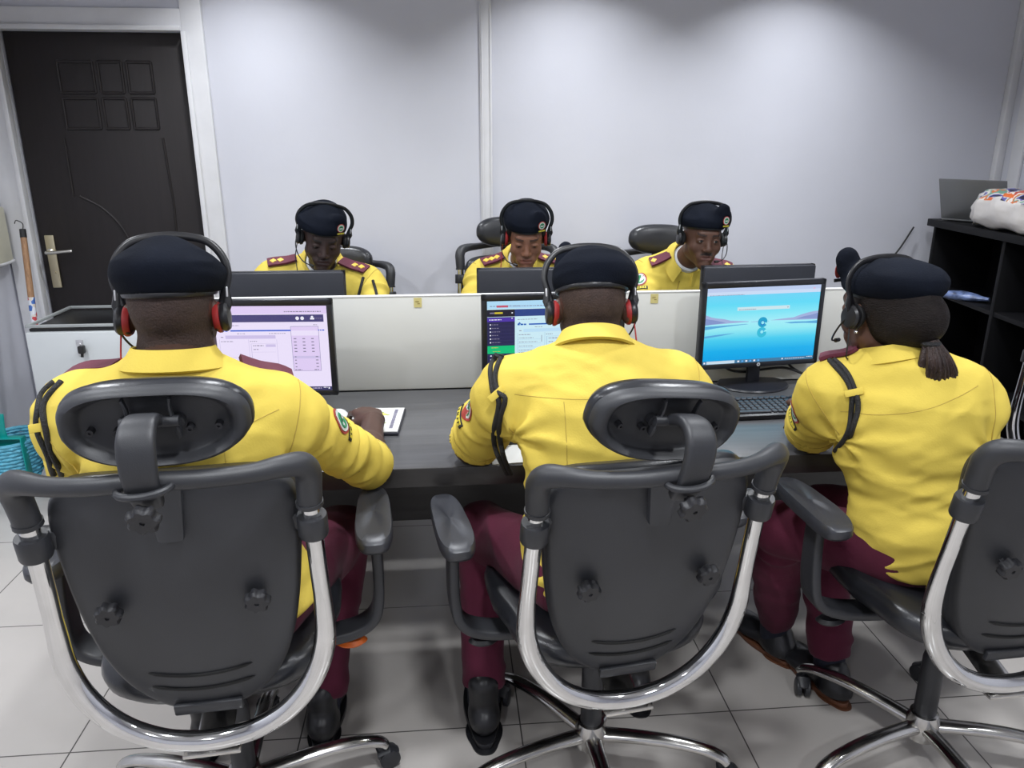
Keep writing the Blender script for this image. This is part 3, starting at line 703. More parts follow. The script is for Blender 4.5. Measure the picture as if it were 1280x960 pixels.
    MB().rings([sring(.25, .425), sring(.75, .425), sring(.93, .432), sring(1.0, .452), sring(1.02, .472), sring(1.0, .49), sring(.93, .502), sring(.6, .498), sring(.1, .494)], M=L).build('seat', VINYL, t, sharp=60)
    MB().box((0, -.01, .405), (.20, .26, .035), .012, M=L).box((0, -.03, .375), (.13, .17, .04), .015, M=L).build('tilt_mechanism', PLAS, t)
    b0 = RM @ Vector((0, YB_-.046, .387))
    MB().box((0, 0, 0), (.11, .04, .008), .002, M=Matrix.Translation((b0.x, b0.y+.005, b0.z-.024))).tube([(0, b0.y+.01, b0.z-.022), (0, -.10, .385+lift)], .022, 10, flat=(1.6, .35), up=(0, 0, 1)).build('loop_bracket', DCHROME, t)
    sd = lever or -1
    lv = MB().tube(spline([(sd*.05, .03, .385+lift), (sd*.18, .04, .378+lift), (sd*.235, .05, .372+lift)], 4), .006, 8).build('tilt_lever', PLAS, t)
    MB().lathe([(0, -.008), (.018, -.008), (.024, 0), (.018, .008), (0, .008)], 24, M=Matrix.Translation((sd*.265, .055, .368+lift)) @ Matrix.Diagonal((1.6, 1, 1, 1))).build('lever_paddle', tip or PLAS, lv)
    # --- arms
    for s in (-1, 1):
        def aring(z, k, n=40):
            o_ = []
            for x, y in sup(1, 1, .6, n):
                wd_ = (.036+.010*(1-(y+1)/2))*k; yy = -.052+.147*(y*k+1)
                yy = .095+.150*y*k
                o_.append((s*.334+x*wd_, yy, z+.006*(x*x)*0-.006*y*y+.002*(y < 0)))
            return o_
        Lm = Matrix.Translation((0, 0, lift))
        ar = MB().rings([aring(.650, .80), aring(.652, .93), aring(.664, 1.0), aring(.680, 1.0), aring(.687, .95), aring(.688, .7), aring(.686, .1)], M=Lm).build('armrest_pad', PAD, t, sharp=45)
        sp = spline([(s*.334, .06, .655), (s*.338, .055, .57), (s*.336, .05, .49), (s*.325, .045, .445), (s*.29, .04, .418), (s*.22, .035, .405), (s*.10, .03, .402)], 5)
        rg = []
        for i, p in enumerate(sp):
            T_ = Vector(sp[min(i+1, len(sp)-1)])-Vector(sp[max(i-1, 0)]); T_.normalize(); nr = Vector((0, 1, 0)).cross(T_); nr.normalize(); k = .9+.25*min(1, i/12)
            rg.append([tuple(Vector(p)+Vector((0, 1, 0))*.030*k*a+nr*.013*b) for a, b in sup(1, 1, .4, 20)])
        MB().rings(rg, M=Lm).lathe([(.007, 0), (.007, .006), (0, .006)], 12, M=Lm @ zframe((s*.350, .055, .60), (s, 0, 0))).build('armrest_post', PLAS, t, sharp=50)
    # --- column and base
    MB().lathe([(.024, .13), (.027, .135), (.027, .30), (.025, .31), (.021, .33)], 24).lathe([(.014, .30), (.014, .40+lift)], 20, mi=1).build('gas_lift', [PLAS, DCHROME], t)
    MB().lathe([(.026, .055), (.036, .062), (.040, .085), (.040, .115), (.034, .135), (.026, .138)], 28).build('base_hub', DCHROME, t)
    for k in range(5):
        a = leg0+2*PI*k/5; c, s = math.cos(a), math.sin(a)
        P3 = [(.03, .098), (.11, .104), (.20, .105), (.28, .096), (.325, .080), (.340, .066)]
        sp = spline([(c*r, s*r, z) for r, z in P3], 4)
        lg = MB().tube(sp, [.019-.004*i/len(sp) for i in range(len(sp))], 14, flat=(1.15, .85), up=(0, 0, 1)).build('base_leg', DCHROME, t)
        cs = MB(); q = a+1.1*k
        ex, ey = c*.330, s*.330; dx, dy = math.cos(q), math.sin(q)
        for sg in (-1, 1):
            cs.lathe([(0, -.009), (.020, -.009), (.0265, -.006), (.0265, .006), (.020, .009), (0, .009)], 22, M=zframe((ex+.018*dx-dy*.012*sg, ey+.018*dy+dx*.012*sg, .0268), (-dy, dx, 0)))
        cs.tube([(ex, ey, .028), (ex, ey, .075)], [.011, .009], 12).tube([(ex-.012*dx, ey-.012*dy, .046), (ex+.018*dx, ey+.018*dy, .054), (ex+.042*dx, ey+.042*dy, .040)], [.012, .015, .009], 12, flat=(1.4, .5))
        cs.build('caster', PLAS, lg)
    return t
R_ = math.radians
office_chair((-.505, 1.523), R_(5), R_(9.5), .039, 'black high-back chair with chrome loop frame under the left seated officer, nearest the camera', 'office chairs on the near side', leg0=R_(14.5), tip=mat('orange_knob', (.8, .16, .02), .4, vary=.05), lever=1)
office_chair((.342, 1.596), R_(8.5), R_(13.1), .015, 'black high-back chair with chrome loop frame under the middle officer, headrest tilted', 'office chairs on the near side', leg0=R_(-24.5), hr=(0, R_(9), R_(4)), hr_off=(0, 0, -.004))
office_chair((1.21, 1.552), R_(3.1), R_(11.3), .032, 'black chair with chrome loop frame under the woman at the right edge', 'office chairs on the near side', leg0=R_(-21))
office_chair((-.52, 3.60), R_(176), R_(7), -.03, 'black office chair behind the far left officer, only its top showing', 'office chairs on the far side', leg0=.3, hr_off=(0, 0, -.05))
office_chair((.30, 3.50), R_(178), R_(9), .065, 'black office chair with chrome side tube behind the far woman', 'office chairs on the far side', leg0=.5)
office_chair((1.02, 3.52), R_(170), R_(9), .02, 'black office chair with headrest behind the far right officer', 'office chairs on the far side', leg0=.1)
office_chair((2.03, 2.22), R_(120), R_(8), -.05, 'empty black office chair at the right edge before the black cabinet', 'office chairs on the far side', leg0=.2)
# ================================================================ smooth solid modelling for bodies and cloth
def axis(lo, hi, h, fine=()):
    out = [lo]; x = lo
    while x < hi:
        s = h
        for a, b, q in fine:
            if a-.012 <= x <= b+.012: s = min(s, q)
        x += s; out.append(x)
    return np.array(out, np.float32)
class Field:
    def __init__(s, lo, hi, h, fine=((), (), ())):
        s.ax = [axis(lo[i], hi[i], h, fine[i]) for i in range(3)]
        s.h = h; s.d = np.full([len(a) for a in s.ax], .06, np.float32)
    def sub(s, lo, hi, m):
        sl = []
        for i in range(3):
            a = np.searchsorted(s.ax[i], lo[i]-m); b = np.searchsorted(s.ax[i], hi[i]+m)
            if b <= a: return None
            sl.append(slice(int(a), int(b)))
        X = np.stack(np.meshgrid(s.ax[0][sl[0]], s.ax[1][sl[1]], s.ax[2][sl[2]], indexing='ij'), -1)
        return tuple(sl), X
    def op(s, prim, k=.01, mode='+'):
        lo, hi, fn = prim
        r = s.sub(lo, hi, k+2.5*s.h+.004)
        if r is None: return s
        sl, X = r; e = fn(X); d = s.d[sl]
        if mode == '+':
            hh = np.maximum(k-np.abs(d-e), 0)/max(k, 1e-6); s.d[sl] = np.minimum(d, e)-hh*hh*k*.25
        else:
            e = -e; hh = np.maximum(k-np.abs(d-e), 0)/max(k, 1e-6); s.d[sl] = np.maximum(d, e)+hh*hh*k*.25
        return s
    def clip(s, p, n, k=.004):
        """cut everything on the +n side of the plane through p"""
        X = np.stack(np.meshgrid(*s.ax, indexing='ij'), -1); e = (X-np.array(p, np.float32)) @ np.array(n, np.float32)
        s.d = np.maximum(s.d, e); return s
    def mesh(s):
        d = s.d; ax = s.ax; n = d.shape; ins = d < 0
        c = [ins[i:n[0]-1+i, j:n[1]-1+j, k:n[2]-1+k] for i in (0, 1) for j in (0, 1) for k in (0, 1)]
        cnt = sum(x.astype(np.int8) for x in c); act = (cnt > 0) & (cnt < 8)
        I = np.argwhere(act); idx = -np.ones(act.shape, np.int64); idx[act] = np.arange(len(I))
        acc = np.zeros((len(I), 3)); num = np.zeros(len(I))
        offs = [(i, j, k) for i in (0, 1) for j in (0, 1) for k in (0, 1)]
        for a in offs:
            for q in range(3):
                if a[q]: continue
                b = list(a); b[q] = 1
                A = I+a; B = I+b
                da = d[A[:, 0], A[:, 1], A[:, 2]]; db = d[B[:, 0], B[:, 1], B[:, 2]]
                cr = (da < 0) != (db < 0); t = np.where(cr, da/np.where(da-db == 0, 1, da-db), 0)
                pa = np.stack([ax[m][A[:, m]] for m in range(3)], 1); pb = np.stack([ax[m][B[:, m]] for m in range(3)], 1)
                acc += np.where(cr[:, None], pa+(pb-pa)*t[:, None], 0); num += cr
        V = acc/np.maximum(num, 1)[:, None]; F = []
        for q in range(3):
            u, v = (q+1) % 3, (q+2) % 3
            sl0 = [slice(1, -1)]*3; sl0[q] = slice(0, -1); sl1 = [slice(1, -1)]*3; sl1[q] = slice(1, None)
            a = ins[tuple(sl0)]; b = ins[tuple(sl1)]; W = np.argwhere(a != b)
            if not len(W): continue
            fl = a[W[:, 0], W[:, 1], W[:, 2]]
            base = W.copy(); base[:, u] += 1; base[:, v] += 1
            eu = np.zeros(3, int); eu[u] = 1; ev = np.zeros(3, int); ev[v] = 1
            g = lambda P: idx[P[:, 0], P[:, 1], P[:, 2]]
            q4 = np.stack([g(base-eu-ev), g(base-ev), g(base), g(base-eu)], 1)
            q4[~fl] = q4[~fl][:, ::-1]; F.append(q4)
        F = np.concatenate(F) if F else np.zeros((0, 4), int); F = F[(F >= 0).all(1)]
        return V, F
def smooth(V, F, it=2, lam=.5):
    n = len(V); e = np.concatenate([F[:, [0, 1]], F[:, [1, 2]], F[:, [2, 3]], F[:, [3, 0]]]); e = np.concatenate([e, e[:, ::-1]])
    for _ in range(it):
        acc = np.zeros((n, 3)); np.add.at(acc, e[:, 0], V[e[:, 1]]); c = np.bincount(e[:, 0], minlength=n)[:, None]
        V = V+(acc/np.maximum(c, 1)-V)*lam
    return V
def biggest(V, F):
    """keep only the largest connected piece"""
    p = np.arange(len(V)); e = np.concatenate([F[:, [0, 1]], F[:, [1, 2]], F[:, [2, 3]], F[:, [3, 0]]])
    for _ in range(400):
        q = p.copy(); np.minimum.at(q, e[:, 0], p[e[:, 1]]); np.minimum.at(q, e[:, 1], p[e[:, 0]]); q = q[q]
        if (q == p).all(): break
        p = q
    v, c = np.unique(p[F[:, 0]], return_counts=True); k = v[c.argmax()]; F = F[p[F[:, 0]] == k]
    u = np.unique(F); m = -np.ones(len(V), int); m[u] = np.arange(len(u)); return V[u], m[F]
def ell(c, r, M=None):
    """ellipsoid; M = 4x4 placing local space"""
    c = np.array(c, float); r = np.array(r, float)
    if M is None: M = Matrix.Identity(4)
    A = np.array(M)[:3, :3]; T = np.array(M)[:3, 3]; w = A @ c+T; ext = np.sqrt(((A*r)**2).sum(1))
    def fn(X):
        L = (X-w) @ A; k0 = np.sqrt(((L/r)**2).sum(-1)); k1 = np.sqrt(((L/(r*r))**2).sum(-1))
        return np.where(k1 > 1e-6, k0*(k0-1)/np.maximum(k1, 1e-6), -r.min())
    return w-ext, w+ext, fn
def cap(a, b, ra, rb=None, M=None, flat=None):
    """rounded cone; flat=(vector, factor) squeezes the section along a vector"""
    rb = ra if rb is None else rb
    a = np.array(a, float); b = np.array(b, float)
    if M is not None:
        A = np.array(M); a = A[:3, :3] @ a+A[:3, 3]; b = A[:3, :3] @ b+A[:3, 3]
    R = max(ra, rb)*(1 if not flat else max(1, 1/flat[1])); lo = np.minimum(a, b)-R; hi = np.maximum(a, b)+R
    ab = b-a; L2 = max((ab*ab).sum(), 1e-9)
    def fn(X):
        t = np.clip(((X-a) @ ab)/L2, 0, 1); D = X-a-t[..., None]*ab
        if flat:
            v = np.array(flat[0], float); v /= np.linalg.norm(v); q = (D @ v)[..., None]*v; D = D-q+q*flat[1]
        return np.sqrt((D*D).sum(-1))-(ra+(rb-ra)*t)
    return lo, hi, fn
def boxp(c, r, rd, M=None):
    c = np.array(c, float); r = np.array(r, float)
    if M is None: M = Matrix.Identity(4)
    A = np.array(M)[:3, :3]; T = np.array(M)[:3, 3]; w = A @ c+T; ext = np.abs(A) @ r
    def fn(X):
        q = np.abs((X-w) @ A)-(r-rd); return np.sqrt((np.maximum(q, 0)**2).sum(-1))+np.minimum(q.max(-1), 0)-rd
    return w-ext, w+ext, fn
def vnoise(P, seed=0):
    """smooth value noise -1..1"""
    P = np.asarray(P, float); f = np.floor(P).astype(np.int64); t = P-f; t = t*t*(3-2*t); out = 0
    for i in (0, 1):
        for j in (0, 1):
            for k in (0, 1):
                h = (f[:, 0]+i)*374761393+(f[:, 1]+j)*668265263+(f[:, 2]+k)*2147483647+seed*1274126177
                h = (h ^ (h >> 13))*1274126177; h = (h ^ (h >> 16)) & 0xffff
                out = out+(h/32767.5-1)*(t[:, 0] if i else 1-t[:, 0])*(t[:, 1] if j else 1-t[:, 1])*(t[:, 2] if k else 1-t[:, 2])
    return out
def normals(V, F):
    n = np.cross(V[F[:, 2]]-V[F[:, 0]], V[F[:, 3]]-V[F[:, 1]]); N = np.zeros_like(V)
    for k in range(4): np.add.at(N, F[:, k], n)
    return N/np.maximum(np.linalg.norm(N, axis=1), 1e-9)[:, None]
def npobj(name, V, F, mats, parent, mi=None, off=None, sm=True):
    if off is not None: V = V-np.array(off)
    me = bpy.data.meshes.new(name); me.vertices.add(len(V)); me.vertices.foreach_set('co', V.astype(np.float32).ravel())
    me.loops.add(F.size); me.loops.foreach_set('vertex_index', F.ravel().astype(np.int32)); me.polygons.add(len(F))
    me.polygons.foreach_set('loop_start', (np.arange(len(F))*4).astype(np.int32))
    if not isinstance(mats, (list, tuple)): mats = [mats]
    for m in mats: me.materials.append(m)
    if mi is not None: me.polygons.foreach_set('material_index', mi.astype(np.int32))
    me.polygons.foreach_set('use_smooth', [sm]*len(F)); me.update(calc_edges=True); me.validate()
    o = bpy.data.objects.new(name, me); COL.objects.link(o)
    if parent: o.parent = parent
    return o
# ================================================================ people
SHIRT = mat('yellow_uniform_cloth', (.64, .49, .085), .8, bump=.14, bscale=240, vary=.05, vscale=5, spec=.2)
_nt = SHIRT.node_tree; _b = _nt.nodes['Principled BSDF']; _bp = [n for n in _nt.nodes if n.type == 'BUMP'][0]; _mp = [n for n in _nt.nodes if n.type == 'MAPPING'][0]
_n = _nt.nodes.new('ShaderNodeTexNoise'); _n.inputs['Scale'].default_value = 11; _n.inputs['Detail'].default_value = 1.5; _n.inputs['Distortion'].default_value = .5; _n.inputs['Roughness'].default_value = .45
_q = _nt.nodes.new('ShaderNodeBump'); _q.inputs['Strength'].default_value = .3; _q.inputs['Distance'].default_value = .02
_nt.links.new(_mp.outputs[0], _n.inputs[0]); _nt.links.new(_n.outputs[0], _q.inputs['Height']); _nt.links.new(_bp.outputs[0], _q.inputs['Normal']); _nt.links.new(_q.outputs[0], _b.inputs['Normal'])
STITCH = mat('yellow_stitching', (.42, .30, .05), .85, vary=.1)
MAROON = mat('maroon_trouser_cloth', (.085, .012, .030), .8, bump=.15, bscale=220, vary=.12, sheen=.05, spec=.2)
EPA = mat('maroon_epaulette', (.10, .010, .028), .7, bump=.2, bscale=300, vary=.1)
PIP = mat('gold_thread', (.75, .50, .06), .5, vary=.15, vscale=90)
BERET = mat('navy_black_felt', (.0055, .0072, .0125), .85, bump=.25, bscale=300, vary=.25, vscale=9, spec=.08)
BAND = mat('black_leather_band', (.010, .010, .012), .38, bump=.2, bscale=120, vary=.1)
CORD = mat('black_cord', (.010, .010, .011), .7, bump=.8, bscale=300, vary=.2)
HAIRM = mat('black_hair', (.008, .005, .0045), .6, spec=.2, bump=.8, bscale=130, vary=.4, vscale=40, stretch=(1, 1, 4))
HAIRB = mat('brown_black_hair', (.030, .016, .013), .5, bump=.9, bscale=120, vary=.4, vscale=40, stretch=(3, 3, 1))
HSB = mat('headset_black', (.010, .010, .012), .35, vary=.08)
HSR = mat('headset_red', (.32, .02, .02), .5, vary=.1)
HSG = mat('headset_silver', (.62, .62, .64), .35, .3, vary=.05)
LEATH = mat('black_shoe_leather', (.010, .010, .012), .35, bump=.2, bscale=60, vary=.2)
SOLE = mat('brown_shoe_sole', (.13, .048, .022), .55, vary=.15)
SOCK = mat('dark_navy_sock', (.008, .010, .022), .9, bump=.4, bscale=200, vary=.1)
EYEW = mat('eye_white', (.26, .23, .21), .3, vary=.05); IRIS = mat('dark_iris', (.010, .006, .004), .15, vary=.1)
BG = mat('badge_green', (.02, .22, .09), .6, vary=.1); BWH = mat('badge_white', (.55, .58, .55), .6, vary=.1); BRD = mat('badge_red_edge', (.34, .04, .03), .6, vary=.1); BYL = mat('badge_yellow', (.62, .52, .04), .6, vary=.1); BBK = mat('badge_black', (.01, .01, .01), .6, vary=.1)
ORG = mat('collar_inner_cloth', (.70, .40, .06), .8, vary=.05)
UND = mat('white_undershirt', (.58, .58, .58), .8, vary=.05)
def skins(name, c):
    k = mat('skin_'+name, c, .48, bump=.12, bscale=160, vary=.12, vscale=14, spec=.35)
    l = mat('lips_'+name, (c[0]*1.15, c[1]*.85, c[2]*.9), .4, vary=.1)
    b = mat('brow_'+name, (c[0]*.28, c[1]*.28, c[2]*.3), .7, vary=.2)
    h = mat('cropped_hair_'+name, (c[0]*.52+.002, c[1]*.58+.002, c[2]*.65+.002), .8, bump=.6, bscale=260, vary=.2, vscale=60)
    return [k, l, b, h]
V3 = lambda p: Vector(p)
def lerp(a, b, t): return tuple(np.array(a)*(1-t)+np.array(b)*t)
def hand_prims(W, dirv, up, side, curl=.35, spread=.1, scale=1):
    """five separate fingers. W wrist, dirv towards the fingers, up = back of the hand, side=+1 thumb on +y of frame"""
    M = frame(W, dirv, up); s = side; k = scale; P = []
    P.append((cap((-.02*k, 0, 0), (.02*k, 0, 0), .024*k, .027*k, M, flat=(M.to_3x3() @ Vector((0, 0, 1)), 1.35)), .01))
    kn = [(.088, .031, .004), (.094, .0105, .007), (.090, -.0105, .005), (.080, -.030, .0)]
    for x, y, z in kn: P.append((cap((.012*k, y*.55*s*k, 0), (x*k, y*s*k, z*k), .0165*k, .0125*k, M), .016))
    ln = [(.041, .025, .019), (.045, .029, .020), (.042, .027, .019), (.033, .020, .017)]
    rd = [.0094, .0096, .0090, .0080]
    for f in range(4):
        x, y, z = kn[f]; p = Vector((x, y*s, z)); a = curl*(.6+.12*f); yaw = (1.5-f)*spread*s
        for j, L in enumerate(ln[f]):
            d = Vector((math.cos(a)*math.cos(yaw), math.sin(yaw), -math.sin(a))); q = p+d*L
            P.append((cap(tuple(p*k), tuple(q*k), (rd[f]-.0007*j)*k, (rd[f]-.0007*(j+1))*k, M), .003)); p = q; a += curl*1.05
    th = [(.018, .020, -.004), (.048, .046, -.014), (.078, .054, -.020), (.100, .050, -.024)]; tr = [.017, .0125, .0105, .0085]
    for j in range(3): P.append((cap(tuple(Vector((th[j][0], th[j][1]*s, th[j][2]))*k), tuple(Vector((th[j+1][0], th[j+1][1]*s, th[j+1][2]))*k), tr[j]*k, tr[j+1]*k, M), .008 if j == 0 else .003))
    return P
def head_prims(H, fem=False, wide=1, fine=True):
    P = []; A = lambda p, k, m='+': P.append((p, k, m)); w_ = wide
    A(ell((0, -.014, .028), (.0755*w_, .0965, .092), H), .01)
    A(ell((0, .022, -.028), (.062*w_, .066, .078), H), .03)
    A(cap((-.048*w_, .0, -.062), (0, .070, -.098), .018, .016, H), .03); A(cap((.048*w_, .0, -.062), (0, .070, -.098), .018, .016, H), .03)
    A(ell((0, .070, -.094), (.023, .018, .018), H), .022)
    for s in (-1, 1):
        A(ell((s*.040*w_, .052, -.030), (.025, .026, .026), H), .02)
        A(ell((s*.022, .076, -.064), (.018, .014, .018), H), .016)
    A(cap((-.032, .074, .030), (.032, .074, .030), .0125, .0125, H), .02)
    for s in (-1, 1): A(ell((s*.032, .096, .006), (.0155, .0145, .0115), H), .012, '-')
    A(cap((0, .082, .014), (0, .100, -.024), .0080, .0115, H), .012)
    A(ell((0, .1015, -.030), (.0125, .011, .0095), H), .008)
    for s in (-1, 1): A(ell((s*.0135*w_, .094, -.0325), (.0092, .0105, .0078), H), .006)
    for s in (-1, 1): A(ell((s*.0075, .098, -.0415), (.0036, .0045, .0035), H), .003, '-')
    A(cap((-.020, .0845, -.0575), (.020, .0845, -.0575), .0068, .0068, H), .007); A(ell((0, .0900, -.0575), (.013, .0062, .0062), H), .006)
    A(cap((-.017, .0855, -.0705), (.017, .0855, -.0705), .0075, .0075, H), .007)
    A(cap((-.022, .0935, -.0640), (.022, .0935, -.0640), .0030, .0030, H), .003, '-')
    for s in (-1, 1):
        A(ell((s*.0315, .0762, .0045), (.0160, .0128, .0118), H), .005)
        # outer ear
        E_ = H @ Matrix.Translation((s*.079*w_, -.012, -.006)) @ Euler((math.radians(-8), 0, s*math.radians(22)), 'XYZ').to_matrix().to_4x4()
        A(ell((0, 0, 0), (.0085, .0185, .031), E_), .006); A(ell((s*.008, .003, .004), (.0055, .0105, .019), E_), .004, '-')
    return P
def eye_slit(H, openv=.0045, down=0):
    return [(ell((s*.0315, .0905, .0045-down), (.0128, .0130, openv), H), .0015, '-') for s in (-1, 1)]
def add_tube_on(bvh, pts, dirv, rad, mats, name, parent, off, lift=.002, flat=None, close=False, seg=8):
    """lay a cord on a surface: rays from each point along dirv"""
    out = []; d = Vector(dirv).normalized()
    for p in pts:
        p = Vector(p); h = bvh.ray_cast(p-d*.5, d)
        out.append(tuple((h[0]-d*lift)-Vector(off)) if h[0] is not None else tuple(p-Vector(off)))
    mb = MB().tube(out, rad, seg, flat=flat, closed=close)
    return mb.build(name, mats, parent)
def badge_mesh(M, r=.034, bar=True):
    """round shield with a yellow name bar under it"""
    mb = MB(); q = [(0, r), (.0012, r)]
    mb.lathe([(r, 0), (r, .0012), (0, .0012)], 28, mi=0, M=M @ Matrix.Diagonal((.92, 1, 1, 1)))
    mb.lathe([(r*.84, .0012), (r*.84, .002), (0, .002)], 28, mi=1, M=M @ Matrix.Diagonal((.9, 1, 1, 1)))
    mb.lathe([(r*.62, .002), (r*.62, .0026), (0, .0026)], 24, mi=2, M=M @ Matrix.Diagonal((.9, 1, 1, 1)))
    mb.box((0, -r*.08, .0028), (r*.8, r*.28, .0008), 0, mi=1, M=M); mb.box((0, r*.2, .0028), (r*.5, r*.14, .0008), 0, mi=4, M=M)
    if bar:
        for i in range(12):
            x = (-.95+1.9*(i+.5)/12)*r
            for j in (-1, 1): mb.box((x, -r*(1.28+.115*j), .0012), (r*1.9/12, r*.24, .0022), 0, mi=4, M=M)
            if 0 < i < 11: mb.box((x, -r*1.28, .0022), (r*1.9/12, r*.34, .0016), 0, mi=3, M=M)
            if i in (2, 4, 5, 7, 9): mb.box((x, -r*1.28, .0032), (r*.09, r*.2, .0008), 0, mi=4, M=M)
    return mb
BM = [BRD, BWH, BG, BYL, BBK]
def person(label, J, skin, headrot, opt=None):
    o = dict(b=1.0, h=.006, hh=.0035, fem=False, eyes=None, sleeve=.86, slend='arm', badge=(), epau=(), cord=(), boots='shoe', handres=False, beret={}, hs={}, hair=None, legs=True, wide=1.0, back=True)
    o.update(opt or {}); b = o['b']
    P, N, H, SL, SR, EL, ER, WL, WR = [np.array(J[k], float) for k in ('P', 'N', 'H', 'SL', 'SR', 'EL', 'ER', 'WL', 'WR')]
    off = (float(P[0]), float(P[1]), 0)
    t = thing('person', off, 0, label, 'person', o.get('group'))
    HM = Matrix.Translation(tuple(H)) @ Euler((math.radians(headrot[1]), math.radians(headrot[2]), 0), 'XYZ').to_matrix().to_4x4()
    HM = Matrix.Translation(tuple(H)) @ Matrix.Rotation(math.radians(headrot[0]), 4, 'Z') @ Matrix.Rotation(math.radians(headrot[1]), 4, 'X') @ Matrix.Rotation(math.radians(headrot[2]), 4, 'Y')
    # torso frame
    sc = (SL+SR)/2; r = SR-SL; r /= np.linalg.norm(r); up = N-P; up /= np.linalg.norm(up); fw = np.cross(up, r); fw /= np.linalg.norm(fw); r = np.cross(fw, up)
    # spine curve: pelvis -> mid -> chest -> neck
    TM = lambda c: Matrix(((r[0], fw[0], up[0], c[0]), (r[1], fw[1], up[1], c[1]), (r[2], fw[2], up[2], c[2]), (0, 0, 0, 1)))
    L = np.linalg.norm(N-P); at = lambda s, f=0: P+up*L*s+fw*f
    hw = np.linalg.norm(SR-SL)/2
    fem = o['fem']
    def torso(g, k=.05):
        Q = [(ell((0, 0, 0), (.165*b+g, .120*b+g, .135+g), TM(at(.02))), .02),
             (ell((0, 0, 0), ((.150 if not fem else .140)*b+g, .112*b+g, .19+g), TM(at(.32, .01))), k),
             (ell((0, 0, 0), (max(hw*.92, .15*b)+g, .118*b+g, .175+g), TM(at(.66, .006))), k),
             (cap(SL-up*.015, SR-up*.015, .058*b+g, .058*b+g), k),
             (cap(lerp(SL, N, .25), lerp(N, sc, .15), .050+g, .052+g), k), (cap(lerp(SR, N, .25), lerp(N, sc, .15), .050+g, .052+g), k)]
        if fem: Q.append((ell((0, 0, 0), (.115*b+g, .06+g, .06+g), TM(at(.62, .085))), .04))
        return Q
    # ---------- body: one continuous skin surface
    K = {k: np.array(J[k], float) for k in ('KL', 'KR', 'AL', 'AR') if k in J}
    pts = np.array([P, N, H, SL, SR, EL, ER, WL, WR]+list(K.values())); lo = pts.min(0)-.20; hi = pts.max(0)+.20; lo[2] = max(lo[2], .02)
    Hc = H+np.array(HM.to_3x3() @ Vector((0, .0, 0))); fine = [[(Hc[i]-.13, Hc[i]+.13, o['hh'])] for i in range(3)]
    hd = {}
    for s, W, E_ in (('L', WL, EL), ('R', WR, ER)):
        dv = np.array(J.get('D'+s, W-E_), float); dv /= np.linalg.norm(dv); hd[s] = dv
        if o['handres'] == s or o['handres'] is True:
            c = W+dv*.07
            for i in range(3): fine[i].append((c[i]-.085, c[i]+.085, .0033))
    F = Field(lo, hi, .0105 if o['back'] else .010, fine)
    F.h = .0105
    for p, k in torso(-.016): F.op(p, k)
    nb = lerp(N, sc, .25)
    hn = np.array(HM @ Vector((0, -.022, -.045))); nr = .052 if not fem else .044; nr *= o.get('neck', 1)
    F.op(cap(nb, hn, nr*1.10, nr), .03)
    for S, E_, W, s in ((SL, EL, WL, 'L'), (SR, ER, WR, 'R')):
        F.op(cap(S, E_, .048*b, .040*b), .03); F.op(cap(E_, W, .0385*b, .0255*b), .015)
        F.op(cap(lerp(E_, W, .18), lerp(E_, W, .3), .041*b, .038*b), .02)
        for p, k in hand_prims(W, hd[s], J.get('U'+s, (0, 0, 1)), 1 if s == 'R' else -1, curl=J.get('C', .38), scale=.95 if fem else 1.03): F.op(p, k)
    if K:
        for a, kn, an in ((-1, 'KL', 'AL'), (1, 'KR', 'AR')):
            hp = P+r*a*.085+up*.0
            F.op(cap(hp, K[kn], .070, .050), .03); F.op(cap(K[kn], K[an], .048, .034), .02)
    for pr in head_prims(HM, fem, o['wide']): F.op(*pr)
    if o['eyes'] is not None:
        for pr in eye_slit(HM, *o['eyes']): F.op(*pr)
    V, Q = F.mesh(); V, Q = biggest(V, Q); V = smooth(V, Q, 1, .35)
    C = V[Q].mean(1); HI = np.array(HM.inverted()); l = C @ HI[:3, :3].T+HI[:3, 3]
    mi = np.zeros(len(Q), int); ax_, ay, az = np.abs(l[:, 0]), l[:, 1], l[:, 2]
    mi[(((l[:, 0])/.0245)**2+((az+.0640)/.0125)**2 < 1) & (ay > .080)] = 1
    bz = .0275+.15*(ax_-.012)-2.2*(ax_-.030)**2
    mi[(np.abs(az-bz) < .0042) & (ax_ > .012) & (ax_ < .047) & (ay > .055)] = 2
    if o.get('moustache'): mi[(np.abs(az+.0485+.10*ax_) < .0045) & (ax_ < .026) & (ay > .08)] = 2
    if o['hair'] == 'crop':
        mi[(az > (-.050-.25*(ay+.10))) & (az < .12) & (ay < .045) & ~((ax_ > .069*o['wide']) & (az < .024) & (ay > -.037))] = 3
    body = npobj('body', V, Q, skin, t, mi, off)
    # eyes
    if o['eyes'] is not None:
        for s in (-1, 1):
            e = MB().lathe([(0, -.0106)]+[(.0106*math.sin(a), -.0106*math.cos(a)) for a in np.linspace(.2, 2.9, 12)]+[(0, .0106)], 20, M=Matrix.Translation((-off[0], -off[1], 0)) @ HM @ Matrix.Translation((s*.0315, .0768, .0045)))
            gd = J.get('gaze', (0, .95, -.25)); gd = Vector(gd).normalized()
            cM = Matrix.Translation((-off[0], -off[1], 0)) @ HM @ zframe(Vector((s*.0315, .0768, .0045))+gd*.0082, gd)
            e.lathe([(.0062, 0), (.0056, .0020), (.003, .0030), (0, .0031)], 20, mi=1, M=cM); e.build('eye', [EYEW, IRIS], t)
    # ---------- shirt
    g = .012
    lo2 = np.minimum(np.minimum(SL, SR), np.minimum(EL, ER)); hi2 = np.maximum(np.maximum(SL, SR), np.maximum(EL, ER))
    lo2 = np.minimum(lo2, P)-.24; hi2 = np.maximum(hi2, N)+.24; lo2[2] = P[2]-.17; hi2[2] = N[2]+.09
    S_ = Field(lo2, hi2, o['h'])
    for p, k in torso(g): S_.op(p, k)
    cuffs = []
